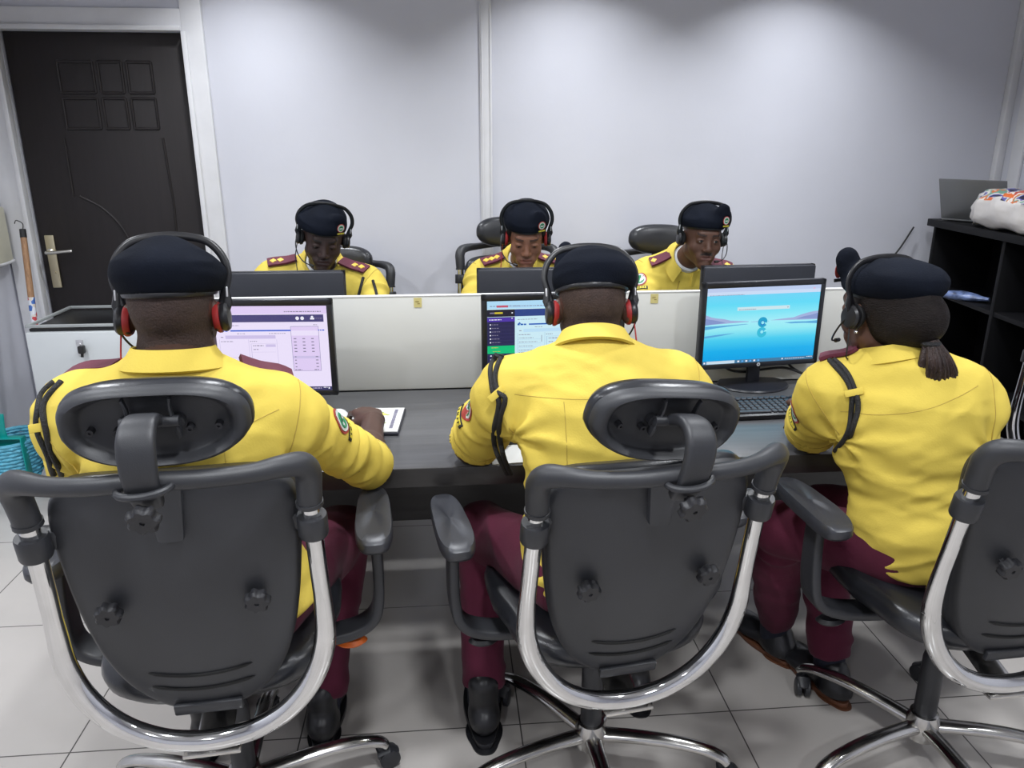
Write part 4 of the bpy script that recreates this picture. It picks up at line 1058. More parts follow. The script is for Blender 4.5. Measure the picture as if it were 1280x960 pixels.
    for S, E_, W, s in ((SL, EL, WL, 'L'), (SR, ER, WR, 'R')):
        sl = o['sleeve'] if not isinstance(o['sleeve'], dict) else o['sleeve'][s]
        if sl <= 1:
            e = lerp(S, E_, sl); d = E_-S; d = d/np.linalg.norm(d)
            S_.op(cap(S, e, .068*b, .066*b), .045); cuffs.append((e, d, .066*b))
        else:
            e = lerp(E_, W, sl-1); d = W-E_; d = d/np.linalg.norm(d)
            S_.op(cap(S, E_, .062*b, .050*b), .035); S_.op(cap(E_, e, .050*b, .046*b), .02); cuffs.append((e, d, .046*b))
    X = None
    for e, d, rr in cuffs:     # flat open cuffs, hollow inside
        c = np.array(e)+d*.010; Mx = zframe(tuple(c+d*.05), tuple(d))
        S_.op(boxp((0, 0, 0), (.11, .11, .05), .002, Mx), .002, '-')
        S_.op(cap(c-d*(.05 if rr > .05*b else .012), c+d*.04, rr-.010, rr-.008), .006, '-')
    # neck opening
    nd = hn-nb; nd /= np.linalg.norm(nd)
    S_.op(cap(nb+nd*.035, hn, nr*1.10+.008, nr+.016), .006, '-')
    # hem (tucked in)
    S_.op(boxp((0, 0, 0), (.4, .4, .1), .01, TM(P-up*.155)), .01, '-')
    V, Q = S_.mesh(); V, Q = biggest(V, Q); V = smooth(V, Q, 1, .4); Nn = normals(V, Q)
    # cloth folds
    u = (V-P) @ up/L; arm = np.zeros(len(V)); fold = np.zeros(len(V))
    for S, E_, W in ((SL, EL, WL), (SR, ER, WR)):
        d = E_-S; ln = np.linalg.norm(d); d = d/ln; tt = (V-S) @ d; dist = np.linalg.norm(V-S-np.clip(tt, 0, ln)[:, None]*d, axis=1)
        wgt = np.clip(1-(dist-.07)/.05, 0, 1)*np.clip((tt+.02)/.08, 0, 1); arm = np.maximum(arm, wgt)
        q = np.stack([tt*26, ((V-S) @ up)*7+tt*12, ((V-S) @ r)*7], 1); fold += wgt*(np.abs(vnoise(q, 3))*-1+.35)*.017
        # pulls radiating from the armpit
        ap = S-up*.10; rv = V-ap; rl = np.linalg.norm(rv, axis=1); ang = np.arctan2(rv @ up, rv @ r)
        fold += np.exp(-(rl/.13)**2)*(1-wgt)*.009*np.sin(ang*7+rl*18)*(rl > .02)
    q = np.stack([(V @ r)*5+u*3, (V @ fw)*4, u*L*15+(V @ r)*4], 1); n1 = vnoise(q, 11)
    q2 = np.stack([(V @ r)*11+u*9, (V @ fw)*8, u*L*28-(V @ r)*7], 1); n2 = vnoise(q2, 5)
    tw = (1-arm)*(.35+.9*np.clip(1-u*1.3, 0, 1)); fold += tw*((.5-np.abs(n1))*.016+(.4-np.abs(n2))*.008)
    q3 = np.stack([V[:, 0]*45, V[:, 1]*45, V[:, 2]*45], 1); fold += vnoise(q3, 2)*.0008
    for e, d, rr in cuffs: fold *= np.clip(np.linalg.norm(V-np.array(e)-d*.01, axis=1)/rr-.55, .15, 1)
    V = V+Nn*np.clip(fold*1.25, -.015, .016)[:, None]; V = smooth(V, Q, 1, .3)
    shirt = npobj('shirt', V, Q, SHIRT, t, None, off)
    bvh = BVHTree.FromPolygons(V.tolist(), Q.tolist())
    # ---------- collar
    NM = zframe(tuple(nb+nd*o.get('ch', .050)), tuple(nd), tuple(r)); mb = MB()
    cr = nr*1.10+.012; rings = []
    for i in range(41):
        a = math.radians(-68+ (316)*i/40); ca, sa = math.cos(a), math.sin(a)      # opening at the front (+y)
        a2 = a; fr = max(0, math.sin(-a2)*-1)
        f = abs((i-20)/20); flare = .010+.020*f**3; dr = .030+.012*f**2
        cs = [(cr, -.012), (cr-.001, .016), (cr+.001, .024), (cr+.005, .025), (cr+.009, .018), (cr+.013+flare*.5, .018-dr*.5), (cr+.016+flare, .018-dr), (cr+.011+flare, .014-dr), (cr+.006, -.010)]
        an = math.radians(-90-158+316*i/40)
        rings.append([(q_*math.cos(an), q_*math.sin(an)*1.05, z-.010*f*f) for q_, z in cs])
    mb.rings(rings, M=Matrix.Translation((-off[0], -off[1], 0)) @ NM); col = mb.build('collar', SHIRT, t, sharp=60)
    # placket, undershirt and pocket on the front
    if not o['back']:
        MB().lathe([(nr*1.1+.004, -.02), (nr*1.1+.009, -.01), (nr*1.1+.009, .012), (nr*1.1+.003, .016)], 32, M=Matrix.Translation((-off[0], -off[1], 0)) @ NM).build('undershirt', UND, t)
        pts = [tuple(at(s, .2)) for s in np.linspace(.93, .1, 24)]
        add_tube_on(bvh, pts, -fw, .003, STITCH, 'placket_seam', t, off, 0)
        for a in (-1, 1):
            c = at(.60)+r*a*.085
            pp = [c+r*x+up*y for x, y in ((-.045, .05), (.045, .05), (.045, .02), (0, .005), (-.045, .02), (-.045, .05))]
            pq = [tuple(lerp(pp[i], pp[i+1], s)) for i in range(5) for s in (0, .25, .5, .75)]
            add_tube_on(bvh, [tuple(np.array(x)+fw*.2) for x in pq], -fw, .0025, STITCH, 'pocket_seam', t, off, 0, close=True)
    else:
        y0 = .80
        pts = [tuple(at(y0+.03*abs(x/.9)**2, -.3)+r*hw*x) for x in np.linspace(-.98, .98, 40)]
        add_tube_on(bvh, pts, fw, .0013, STITCH, 'yoke_seam', t, off, -.0006, seg=6)
        for a in o.get('pleat', (-1, 1)):
            pts = [tuple(at(s, -.3)+r*a*.088) for s in np.linspace(.795, .05, 36)]
            add_tube_on(bvh, pts, fw, .0012, STITCH, 'pleat_seam', t, off, -.0005, seg=6)
    # armhole seams
    for a, S, E_ in ((-1, SL, EL), (1, SR, ER)):
        d = (E_-S)/np.linalg.norm(E_-S); dd = d*.35+r*a*.65-up*.1; dd /= np.linalg.norm(dd); c = S+r*a*.012; e1 = np.cross(dd, fw); e1 /= np.linalg.norm(e1); e2 = np.cross(dd, e1)
        out = []
        for k in range(40):
            an = 2*PI*k/40; dv = Vector(e1*math.cos(an)+e2*math.sin(an)); h = bvh.ray_cast(Vector(c)+dv*.2, -dv)
            if h[0] is not None and (h[0]-Vector(c)).length < .13 and (h[0]-Vector(c)).dot(dv) > .03: out.append(tuple(h[0]+dv*.0002-Vector(off)))
            elif len(out) > 8: break
        if len(out) > 6: MB().tube(out, .0013, 6).build('armhole_seam', STITCH, t)
    # cuff hems
    for e, d, rr in cuffs:
        e = np.array(e); Mx = zframe(tuple(e-d*.022), tuple(d)); out = []
        for k in range(36):
            an = 2*PI*k/36; dv = Mx.to_3x3() @ Vector((math.cos(an), math.sin(an), 0)); h = bvh.ray_cast(Mx.translation+dv*.14, -dv)
            if h[0] is not None and (h[0]-Mx.translation).length < .12: out.append(tuple(h[0]-Vector(off)))
        if len(out) > 20: MB().tube(out, .0013, 6, closed=True).build('cuff_seam', STITCH, t)
    # ---------- epaulettes
    for s in o['epau']:
        S = SL if s[0] == 'L' else SR; pips = s[1]
        a0 = np.array(lerp(N, S, o.get('e0', .46)))+up*.10+fw*o.get('ef', .012); a1 = np.array(lerp(N, S, o.get('e1', 1.02)))+up*.10+fw*o.get('ef', .012)
        E0 = []
        for k in range(9):
            p = Vector(lerp(a0, a1, k/8)); h = bvh.ray_cast(p+Vector(up)*.1, -Vector(up))
            E0.append((h[0] if h[0] is not None else p)+Vector(up)*.006)
        z0 = (E0[0]+E0[-1])/2; E0 = [e*.75+(E0[0].lerp(E0[-1], k/8)+Vector(up)*.004)*.25 for k, e in enumerate(E0)]
        rg = []; wd = .030
        for k, e in enumerate(E0):
            T_ = (E0[min(k+1, 8)]-E0[max(k-1, 0)]).normalized(); sd = Vector(fw).cross(T_).cross(T_).normalized()*-1; nn = T_.cross(sd).normalized()
            if nn.dot(Vector(up)) < 0: nn = -nn
            ww = wd*(.86+.14*k/8)
            rg.append([tuple(e-Vector(off)+sd*ww*x+nn*.0045*y) for x, y in ((-1, -1), (1, -1), (1.02, 0), (1, 1), (-1, 1), (-1.02, 0))])
        ep = MB().rings(rg).build('epaulette', EPA, t, sharp=40)
        for j in range(pips):
            k = 6.4-2.0*j; e = E0[int(k)].lerp(E0[int(k)+1], k-int(k)); T_ = (E0[int(k)+1]-E0[int(k)]).normalized(); sd = Vector(fw); nn = Vector(up)
            sd = (sd-T_*sd.dot(T_)).normalized(); nn = T_.cross(sd); nn = nn if nn.dot(Vector(up)) > 0 else -nn
            MB().lathe([(.0125, 0), (.011, .003), (.005, .0042), (0, .0044)], 48, M=zframe(tuple(e-Vector(off)+nn*.004), tuple(nn)), lob=(4, .16)).build('gold_pip', PIP, ep)
    # ---------- arm badges
    for s in o['badge']:
        S, E_ = (SL, EL) if s[0] == 'L' else (SR, ER); d = (E_-S)/np.linalg.norm(E_-S); c = np.array(lerp(S, E_, s[1])); v = np.array(s[2], float); v = v-d*(v @ d); v /= np.linalg.norm(v)
        h = bvh.ray_cast(Vector(c+v*.2), -Vector(v))
        if h[0] is None: continue
        Y = -Vector(d); Z = Vector(v); X_ = Y.cross(Z).normalized(); Mb = Matrix((X_, Y, Z)).transposed().to_4x4(); Mb.translation = h[0]-Vector(off)
        mb = badge_mesh(Mb, .033); rad = .066*b      # wrap round the sleeve
        nv = []
        for p in mb.v:
            q_ = Mb.inverted() @ Vector(p); 
            sfc = bvh.ray_cast(Vector(off)+(Mb @ Vector((q_.x, q_.y, .08))), -Z)
            base = (Mb.inverted() @ (sfc[0]-Vector(off))).z if sfc[0] is not None and sfc[3] < .13 else -.01
            nv.append(tuple(Mb @ Vector((q_.x, q_.y, q_.z+base+.0016))))
        mb.v = nv; mb.build('sleeve_badge', BM, t, sharp=60)
    # ---------- shoulder cord
    for c in o['cord']:
        pts, dirv, n_, loop = c
        sp = spline(pts, 6)
        for j in range(n_):
            cd = []
            dd = Vector(dirv).normalized(); side = Vector((1, 0, 0)).cross(dd)
            for i, p in enumerate(sp):
                p = Vector(p)+Vector((.012*(j-.5*(n_-1))*(1+.35*math.sin(i*.5)), 0, 0)); h = bvh.ray_cast(p-dd*.5, dd)
                q_ = h[0] if h[0] is not None and abs((h[0]-p).dot(dd)) < .09 else p
                cd.append(tuple(q_-dd*.004-Vector(off)))
            cd = [tuple(x) for x in smooth_line(cd)]
            MB().tube(cd, .0062, 10).build('shoulder_cord', CORD, t)
        if loop:
            i = int(len(sp)*loop); p = Vector(sp[i]); h = bvh.ray_cast(p-dd*.5, dd); q_ = (h[0] if h[0] is not None else p)-dd*.010-Vector(off)
            tn = Vector(sp[i+1])-Vector(sp[i-1]); tn.normalize()
            MB().box((0, 0, 0), (.040, .016, .004), .0015, M=frame(tuple(q_), tuple(tn.cross(dd)), tuple(-dd))).build('cord_loop', SHIRT, t)
    # ---------- trousers
    if K:
        lo3 = np.minimum(P, np.minimum.reduce(list(K.values())))-.17; hi3 = np.maximum(P, np.maximum.reduce(list(K.values())))+.17; lo3[2] = .05; hi3[2] = P[2]+.17
        T3 = Field(lo3, hi3, .0075)
        T3.op(ell((0, 0, 0), (.172*b, .128*b, .12), TM(P+up*.02)), .02)
        for a, kn, an in ((-1, 'KL', 'AL'), (1, 'KR', 'AR')):
            hp = P+r*a*.088-up*.01; A_ = K[an]+(K[kn]-K[an])*.06
            T3.op(cap(hp, K[kn], .092*b, .070*b), .03); T3.op(cap(K[kn], A_, .068*b, .056), .02)
            d = (A_-K[kn])/np.linalg.norm(A_-K[kn]); T3.op(boxp((0, 0, 0), (.10, .10, .05), .002, zframe(tuple(A_+d*.055), tuple(d))), .004, '-')
        T3.op(boxp((0, 0, 0), (.4, .4, .1), .01, TM(P+up*.245)), .01, '-')
        V, Q = T3.mesh(); V, Q = biggest(V, Q); V = smooth(V, Q, 1, .4); Nn = normals(V, Q); fold = 0
        for kn, an in (('KL', 'AL'), ('KR', 'AR')):
            d = (K[an]-K[kn]); ln = np.linalg.norm(d); d = d/ln; tt = (V-K[kn]) @ d
            w_ = np.clip((tt+.05)/.1, 0, 1)*np.clip(1-(np.linalg.norm(V-K[kn]-tt[:, None]*d, axis=1)-.07)/.05, 0, 1)
            fold = fold+w_*(.4-np.abs(vnoise(np.stack([tt*20, V[:, 0]*6, V[:, 1]*6], 1), 8)))*.012
        n1 = vnoise(np.stack([V[:, 0]*16+V[:, 2]*8, V[:, 1]*7, V[:, 2]*13], 1), 4); fold = fold+(.4-np.abs(n1))*.010
        fold = fold*np.clip(np.linalg.norm(V-P, axis=1)/.16-1, 0, 1)
        V = V+Nn*np.clip(fold, -.008, .009)[:, None]; V = smooth(V, Q, 1, .4)
        npobj('trousers', V, Q, MAROON, t, None, off)
        for a, an, kn in (('L', 'AL', 'KL'), ('R', 'AR', 'KR')):
            A_ = K[an]; dv = np.array(J.get('T'+a, (0, 1, 0)), float); dv[2] = 0; dv /= np.linalg.norm(dv)
            fz = J.get('Z'+a, 0.0); pit = J.get('Q'+a, 0.0)
            S0 = Matrix.Translation((float(A_[0]), float(A_[1]), fz)) @ zframe((0, 0, 0), (0, 0, 1), tuple(np.cross(dv, (0, 0, 1)))) @ Matrix.Rotation(pit, 4, 'X') @ Matrix.Scale(o.get('shoe', 1.0), 4)
            Fs = Field(A_-np.array([.26, .26, .12]), A_+np.array([.26, .26, .12]), .0048); Fs.ax[2] = axis(0.0, .24, .0048); Fs.d = np.full([len(x) for x in Fs.ax], .06, np.float32)
            for p, k in ((ell((0, -.035, .045), (.036, .045, .040), S0), .01), (cap((0, -.03, .05), (0, .10, .038), .036, .034, S0), .03), (ell((0, .14, .034), (.046, .075, .030), S0), .03), (cap((0, -.012, .06), (0, -.018, .135 if o['boots'] == 'boot' else .095), .038, .042, S0), .02)): Fs.op(p, k)
            Fs.op(boxp((0, .05, -.03), (.2, .4, .045), .002, S0), .002, '-')
            V, Q = Fs.mesh(); V, Q = biggest(V, Q); sh = npobj('shoe', V, Q, LEATH, t, None, off)
            rg = []
            for z, k in ((.0015, .97), (.004, 1.0), (.014, 1.0), (.0175, .98)):
                ol = []
                for q_ in range(40):
                    an_ = 2*PI*q_/40; y = .062+.152*math.sin(an_); w_ = (.040+.009*math.sin(min(PI, max(0, (y+.02)/.2*PI)))) *abs(math.cos(an_))**.75*math.copysign(1, math.cos(an_))
                    ol.append((w_*k, y*k, z))
                rg.append(ol)
            sm = MB().rings(rg, M=Matrix.Translation((-off[0], -off[1], 0)) @ S0)
            sm.rings([[(x*.93, y*.50-.058, z_) for x, y, z_ in [(p[0], p[1], zz) for p in rg[1]]] for zz in (.0005, .004)], M=Matrix.Translation((-off[0], -off[1], 0)) @ S0)
            sm.build('sole', o.get('sole', LEATH), sh)
            MB().tube([tuple(A_-np.array(off)+np.array([0, -.0, -.035])), tuple(np.array(lerp(A_, K[kn], .25))-np.array(off))], [.043, .047], 16).build('sock', o.get('sock', SOCK), t)
    # ---------- beret
    be = dict(w=1.0, top=.0, flop=.02, tilt=0, puffz=.078, flap=1, seed=1, rise=0, back=0); be.update(o['beret'])
    OM = Matrix.Translation((-off[0], -off[1], 0))
    B_ = Field((-.17, -.17, .0), (.17, .17, .20), .0038)
    tl = be['rise']                         # rim: forehead high, nape low
    B_.op(ell((0, -.014, .058), (.0845, .1055, .086+be['top'])), .01)
    B_.op(ell((be['flop'], -.012-be['back'], be['puffz']), (.103*be['w'], .116*be['w'], .048)), .03)
    B_.op(ell((be['flop']*2.2, -.015-be['back'], be['puffz']-.012), (.080*be['w'], .095*be['w'], .036)), .03)
    if be['flap']: B_.op(ell((-.046, .066, .112), (.030, .020, .040*be['flap'])), .022)
    nz = Vector((0, -.10, -1)).normalized()
    B_.op(boxp((0, 0, -.1), (.3, .3, .1+.042), .002, Matrix.Rotation(math.radians(7+tl), 4, 'X')), .006, '-')
    B_.op(ell((0, -.014, .028), (.080, .101, .094)), .002, '-')
    V, Q = B_.mesh(); V, Q = biggest(V, Q); V = smooth(V, Q, 1, .4); Nn = normals(V, Q)
    f1 = vnoise(V*14+be['seed']*5, be['seed']); f2 = vnoise(V*np.array([11, 11, 38])+be['seed'], be['seed']+4)
    wz = np.clip((V[:, 2]-.05)/.03, 0, 1); V = V+Nn*((f1*.0035+(.4-np.abs(f2))*.0045)*wz)[:, None]
    VW = V @ np.array(HM.to_3x3()).T+np.array(HM.translation)
    bo = npobj('beret', VW, Q, BERET, t, None, off)
    rm = []
    for k in range(60):
        a = 2*PI*k/60; x = .0805*o['wide']*math.cos(a); y = -.014+.1015*math.sin(a); rm.append((x, y, .0435+math.tan(math.radians(7+tl))*y))
    MB().tube(rm, .0052, 10, closed=True, M=OM @ HM, flat=(.7, 1.3)).build('beret_band', BAND, bo)
    # cap badge on the raised stiffener over the left eye
    bb = BVHTree.FromPolygons(V.tolist(), Q.tolist()); dv = Vector((-.42, .9, .12)).normalized(); c0 = Vector((-.040, .05, .083+.4*math.tan(math.radians(7+tl))*.1))
    h = bb.ray_cast(c0+dv*.2, -dv)
    if h[0] is not None:
        nn = (h[1]*.5+dv*.5).normalized(); Y = Vector((0, 0, 1)); Y = (Y-nn*Y.dot(nn)).normalized(); X_ = Y.cross(nn); Mb = Matrix((X_, Y, nn)).transposed().to_4x4(); Mb.translation = h[0]+nn*.002
        badge_mesh(OM @ HM @ Mb, .0175).build('cap_badge', BM, bo, sharp=60)
    # ---------- hair
    if o['hair'] in ('bun', 'back'):
        G = Field((-.14, -.24, -.16), (.14, .10, .10), .0042)
        G.op(ell((0, -.024, .022), (.0835, .098, .088)), .01); G.op(ell((0, -.060, -.035), (.060, .052, .055)), .03)
        if o['hair'] == 'bun': G.op(ell((.016, -.108, -.015), (.055, .045, .060)), .03)
        G.op(boxp((0, .115, -.02), (.2, .095, .2), .002, Matrix.Rotation(math.radians(-14), 4, 'X')), .006, '-')
        for s in (-1, 1): G.op(boxp((s*.09, .05, -.05), (.05, .075, .062), .01), .006, '-')
        V, Q = G.mesh(); V, Q = biggest(V, Q); Nn = normals(V, Q); V = V+Nn*(vnoise(V*np.array([60, 60, 18]), 3)*.0018)[:, None]
        npobj('hair', V @ np.array(HM.to_3x3()).T+np.array(HM.translation), Q, HAIRM, t, None, off)
    return t, bvh, HM, off
def smooth_line(P, it=3):
    P = np.array(P)
    for _ in range(it): P[1:-1] = P[1:-1]*.5+(P[:-2]+P[2:])*.25
    return P
def headset(HM, label, mic='L', red=False, w=1.0, top=.150, tilt=0, cable=None, silver=True, slide=0):
    """headband, two cups, microphone boom"""
    loc = HM.translation; t = thing('headset', tuple(loc), 0, label, 'headset')
    M = Matrix.Translation(tuple(-Vector(loc))) @ HM @ Matrix.Rotation(math.radians(tilt), 4, 'X')
    half = [(.0935*w, -.004, .018), (.101*w, -.004, .045), (.108*w, -.004, .075), (.100*w, -.004, .108), (.075*w, -.004, .136), (.040*w, -.004, .147), (0, -.004, top)]
    half = [(x, y, z if z < .03 else .018+(z-.018)*(top-.018)/.132) for x, y, z in half[:6]]+[(0, -.004, top)]
    pts = half+[(-x, y, z) for x, y, z in half[::-1][1:]]
    MB().tube(spline(pts, 6), .0040, 10, flat=(1.9, .75), up=(0, 1, 0), M=M).build('headband', HSB, t)
    for s in (-1, 1):
        mb = MB().lathe([(0, -.002), (.024, -.002), (.028, .004), (.028, .010), (.024, .015), (.010, .018), (0, .018)], 28, M=M @ zframe((s*.090*w, -.004, -.008), (s, 0, .06)))
        mb.tube([(s*.098*w, -.004, .0), (s*.104*w, -.004, .020), (s*.101*w, -.004, .046)], [.006, .0075, .0055], 10, flat=(1.3, .7), up=(0, 1, 0), M=M)
        c = mb.build('ear_cup', HSB, t)
        MB().lathe([(.010, -.012), (.026, -.012), (.030, -.006), (.030, -.001), (.024, .0)], 28, M=M @ zframe((s*.090*w, -.004, -.008), (s, 0, .06))).build('ear_cushion', HSR if red else RUB, c)
        if silver: MB().box((s*.1045*w, -.004, .040), (.004, .011, .020), .0015, M=M).build('slider', HSG, c)
    s = -1 if mic == 'L' else 1
    MB().tube(spline([(s*.106*w, .0, -.010), (s*.108*w, .020, -.030), (s*.098*w, .050, -.055), (s*.075, .080, -.072), (s*.045, .098, -.076)], 6), .0022, 8, M=M).tube([(s*.052, .094, -.076), (s*.036, .101, -.076)], [.0055, .005], 10, M=M).build('microphone_boom', HSB, t)
    MB().tube(spline([tuple(M @ Vector((s*.100*w, -.004, -.030))), tuple(M @ Vector((s*.104*w, -.0, -.10)))]+[tuple(Vector(c)-loc) for c in (cable or [])], 8), .0018, 6).build('cable', HSR if red else RUB, t)
    return t
# ================================================================ the six officers
DARK1 = skins('deep_brown', (.066, .031, .021)); DARK2 = skins('dark_umber', (.085, .043, .030)); DARK3 = skins('very_dark', (.036, .019, .016)); MID = skins('mid_brown', (.17, .075, .045)); BRN = skins('warm_brown', (.090, .042, .027))
# left officer, nearest the camera
J = dict(P=(-.50, 1.46, .62), N=(-.515, 1.445, 1.13), H=(-.520, 1.500, 1.228), SL=(-.712, 1.475, 1.035), SR=(-.340, 1.52, 1.012), EL=(-.80, 1.66, .80), WL=(-.68, 1.90, .79),
         ER=(-.205, 1.79, .785), WR=(-.212, 2.055, .797), DR=(-.30, 1, -.06), DL=(.15, 1, -.1), KL=(-.68, 1.90, .52), AL=(-.66, 1.77, .10), KR=(-.30, 1.92, .52), AR=(-.36, 1.78, .10), C=.45)
t, bv, HM, off = person('person in yellow shirt and black beret seated at the near left, hand on mouse', J, DARK1, (6, -14, 0), dict(b=1.12, ef=.045, e0=.62, e1=1.14, sleeve=dict(L=.9, R=1.13), badge=(('R', .36, (.75, -.2, .6)),), epau=(('L', 0), ('R', 0)), handres='R', boots='boot', hair='crop', sole=LEATH,
    cord=(([(-.736, 1.46, 1.11), (-.744, 1.42, 1.096), (-.747, 1.4, 1.064), (-.748, 1.4, 1.02), (-.751, 1.42, .969), (-.757, 1.44, .927)], (-.75, 1.42, -.5), 2, .5),), beret=dict(w=.97, flop=.002, rise=-1, seed=3, flap=1.1, back=.01)))
headset(HM, 'black headset with red ear cushions on the left officer\'s beret', red=True, mic='L', w=.96, cable=[(-.60, 1.47, 1.08), (-.66, 1.6, .95), (-.70, 1.8, .80)])
# middle officer
J = dict(P=(.345, 1.53, .62), N=(.333, 1.665, 1.085), H=(.338, 1.745, 1.172), SL=(.142, 1.68, .995), SR=(.528, 1.675, 1.0), EL=(.055, 1.86, .79), WL=(.20, 2.06, .785),
         ER=(.66, 1.85, .80), WR=(.50, 2.06, .79), DL=(.25, 1, -.08), DR=(-.2, 1, -.08), KL=(.085, 1.90, .53), AL=(.075, 1.76, .11), KR=(.55, 1.93, .53), AR=(.52, 1.86, .10))
t, bv, HM, off = person('person in yellow shirt and black beret seated in the near middle', J, DARK2, (-1, -22, 0), dict(b=1.04, ef=.045, e0=.6, e1=1.1, pleat=(-1,), sleeve=.86, badge=(('L', .36, (-1, -.15, .3)),), epau=(('L', 0), ('R', 0)), boots='boot', shoe=1.12, hair='crop', sole=LEATH,
    cord=(([(.118, 1.68, 1.085), (.099, 1.62, 1.068), (.103, 1.6, 1.022), (.119, 1.6, 1.003), (.106, 1.62, .931), (.115, 1.66, .856), (.143, 1.72, .773)], (.12, 1.6, -.6), 2, .36),), beret=dict(w=.90, flop=.010, rise=-3, seed=5, flap=1.7)))
headset(HM, 'black headset with red ear cushions on the middle officer\'s beret', red=True, mic='R', cable=[(.44, 1.76, 1.02), (.45, 1.9, .85), (.45, 2.1, .76)])
# woman at the right
J = dict(P=(1.16, 1.57, .62), N=(1.055, 1.66, 1.045), H=(1.035, 1.715, 1.163), SL=(.936, 1.725, .955), SR=(1.215, 1.62, .965), EL=(.972, 1.88, .785), WL=(1.075, 2.09, .785),
         ER=(1.36, 1.80, .80), WR=(1.20, 2.04, .79), DL=(.1, 1, -.08), DR=(-.2, 1, -.08), KL=(.90, 1.84, .53), AL=(1.005, 2.0, .10), KR=(1.08, 1.93, .53), AR=(1.09, 1.81, .10), TL=(-.35, 1, 0), TR=(-.25, 1, 0))
t, bv, HM, off = person('woman in yellow shirt with ponytail and black beret seated at the right', J, BRN, (14, -8, 0), dict(b=1.03, fem=True, pleat=(), sleeve=.84, badge=(('L', .34, (-1, -.25, .25)),), epau=(('L', 0),), handres='L', hair='bun', sole=SOLE, shoe=.88,
    cord=(([(.928, 1.72, 1.042), (.942, 1.67, 1.016), (.957, 1.65, .972), (.962, 1.65, .922), (.972, 1.68, .859), (.975, 1.72, .807)], (.95, 1.66, -.6), 2, .38),), beret=dict(w=1.0, flop=.012, rise=4, seed=9, back=.012, flap=.95, top=-.024, puffz=.066)))
headset(HM, 'black headset on the beret of the woman at the right', mic='L', silver=False, top=.126, w=.99, cable=[(.98, 1.75, 1.02), (.97, 1.95, .86), (.96, 2.0, .76)])
# her ponytail and earring
rg = random.Random(2); tl = []
mb = MB(); base = HM @ Vector((.015, -.125, -.055)); o_ = Vector(off)
for i in range(120):
    a = rg.uniform(0, 2*PI); q = rg.random()**.5; dx, dy = .030*q*math.cos(a), .022*q*math.sin(a); ln = rg.uniform(.08, .16)
    p0 = base+Vector((dx*.35, dy*.35, .0)); p1 = base+Vector((dx*1.1+.01, -.018+dy, -.045)); p2 = base+Vector((dx*1.5+.022, -.014+dy*1.1, -.09)); p3 = base+Vector((dx*1.3+.028+rg.uniform(-.022, .022), -.008+dy+rg.uniform(-.01, .01), -.05-ln))
    sp = spline([tuple(p0-o_), tuple(p1-o_), tuple(p2-o_), tuple(p3-o_)], 4); mb.tube(sp, [.0045]*3+[.0055]*(len(sp)-6)+[.004, .0025, .001], 6)
mb.build('ponytail', HAIRB, t); MB().tube([tuple(base-o_+Vector((.018*math.cos(k*PI/8), -.004+.015*math.sin(k*PI/8), -.012))) for k in range(16)], .006, 8, closed=True).build('hair_tie', CORD, t)
ej = HM @ Vector((-.083, -.008, -.044)); MB().lathe([(0, -.004), (.004, -.003), (.005, 0), (.004, .003), (0, .004)], 12, M=Matrix.Translation(ej-o_)).tube([tuple(ej-o_+Vector((0, 0, .003))), tuple(ej-o_+Vector((0, 0, .009)))], .0012, 6).build('earring', mat('earring_silver', (.8, .8, .8), .2, 1, vary=.02), t)
# far left officer
J = dict(P=(-.54, 3.64, .60), N=(-.535, 3.43, 1.045), H=(-.488, 3.215, 1.178), SR=(-.745, 3.40, .985), SL=(-.335, 3.36, .955), ER=(-.83, 3.22, .80), WR=(-.66, 3.04, .79), EL=(-.26, 3.20, .80), WL=(-.42, 3.03, .79), KL=(-.42, 3.24, .52), KR=(-.66, 3.24, .52), AL=(-.42, 3.3, .1), AR=(-.66, 3.3, .1), TL=(0, -1, 0), TR=(0, -1, 0), gaze=(0, .8, -.6))
t, bv, HM, off = person('person with black beret and gold-pipped maroon epaulettes facing camera at the far left, looking down', J, DARK3, (189, -22, -8), dict(b=1.06, back=False, sleeve=.9, eyes=(.0018, .004), epau=(('L', 2), ('R', 2)), beret=dict(w=.93, flop=.012, rise=2, seed=2, flap=.8),
    cord=(([(-.345, 3.3, 1.003), (-.36, 3.3, .95), (-.372, 3.3, .91), (-.38, 3.3, .86)], (0, 1, 0), 1, None), ([(-.305, 3.3, .99), (-.295, 3.3, .96), (-.282, 3.3, .91), (-.28, 3.3, .86)], (0, 1, 0), 1, None))))
headset(HM, 'black headset on the far left officer\'s beret', mic='R', top=.148, cable=[(-.60, 3.20, 1.02), (-.60, 3.1, .9), (-.6, 3.0, .76)])
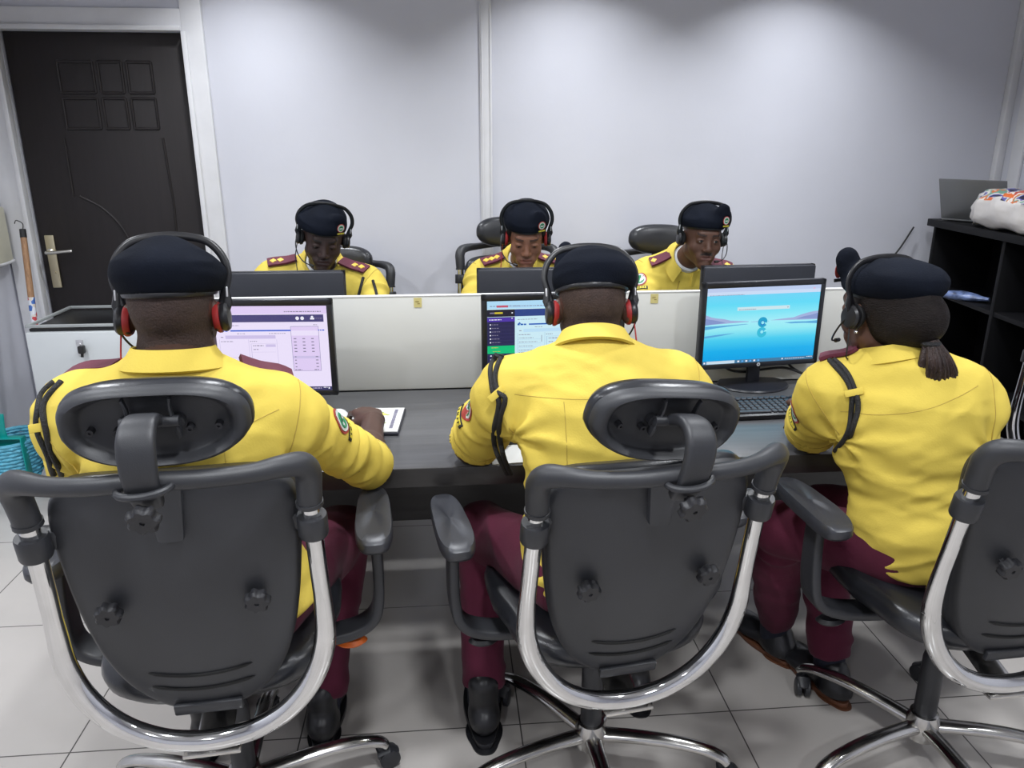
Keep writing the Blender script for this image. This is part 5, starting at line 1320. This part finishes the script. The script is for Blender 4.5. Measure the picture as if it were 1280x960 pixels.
# far woman
J = dict(P=(.32, 3.66, .60), N=(.335, 3.45, 1.045), H=(.340, 3.215, 1.172), SR=(.165, 3.43, .975), SL=(.505, 3.43, .975), ER=(.09, 3.24, .80), WR=(.22, 3.04, .79), EL=(.58, 3.24, .80), WL=(.46, 3.04, .79), KL=(.45, 3.24, .52), KR=(.22, 3.24, .52), AL=(.45, 3.3, .1), AR=(.22, 3.3, .1), TL=(0, -1, 0), TR=(0, -1, 0), gaze=(0, .8, -.6))
t, bv, HM, off = person('woman with black beret and round badge facing camera at the far middle, looking down', J, MID, (176, -20, -1), dict(b=.95, fem=True, back=False, wide=.90, sleeve=.85, eyes=(.0018, .004), epau=(('L', 3), ('R', 3)), hair='back', beret=dict(w=.86, flop=.004, rise=4, seed=6, flap=1.0, top=.012, puffz=.086)))
headset(HM, 'black headset with red ear cushions on the far woman\'s beret', red=True, mic='R', top=.160, w=.97, cable=[(.235, 3.22, 1.02), (.24, 3.12, .9), (.24, 3.0, .76)])
# far right officer
J = dict(P=(1.0, 3.66, .60), N=(1.055, 3.38, 1.045), H=(1.095, 3.225, 1.163), SR=(.905, 3.42, .965), SL=(1.255, 3.36, .955), ER=(.86, 3.22, .80), WR=(1.0, 3.04, .79), EL=(1.33, 3.18, .80), WL=(1.2, 3.03, .79), KL=(1.12, 3.24, .52), KR=(.90, 3.24, .52), AL=(1.12, 3.3, .1), AR=(.9, 3.3, .1), TL=(0, -1, 0), TR=(0, -1, 0), gaze=(-.15, .95, .0))
t, bv, HM, off = person('person with black beret and round sleeve badge facing camera at the far right', J, BRN, (179, -8, -3), dict(b=1.0, back=False, sleeve=.9, eyes=(.0036, .001), moustache=True, epau=(('L', 1), ('R', 1)), badge=(('R', .30, (-.55, -1, .35)),), beret=dict(w=.90, flop=.006, rise=3, seed=8, flap=1.1),
    cord=(([(1.285, 3.3, 1.0), (1.29, 3.3, .96), (1.285, 3.3, .9)], (0, 1, 0), 1, None),)))
headset(HM, 'black headset on the far right officer\'s beret', mic='L', top=.148, cable=[(1.20, 3.18, 1.02), (1.20, 3.1, .9), (1.2, 3.0, .76)])
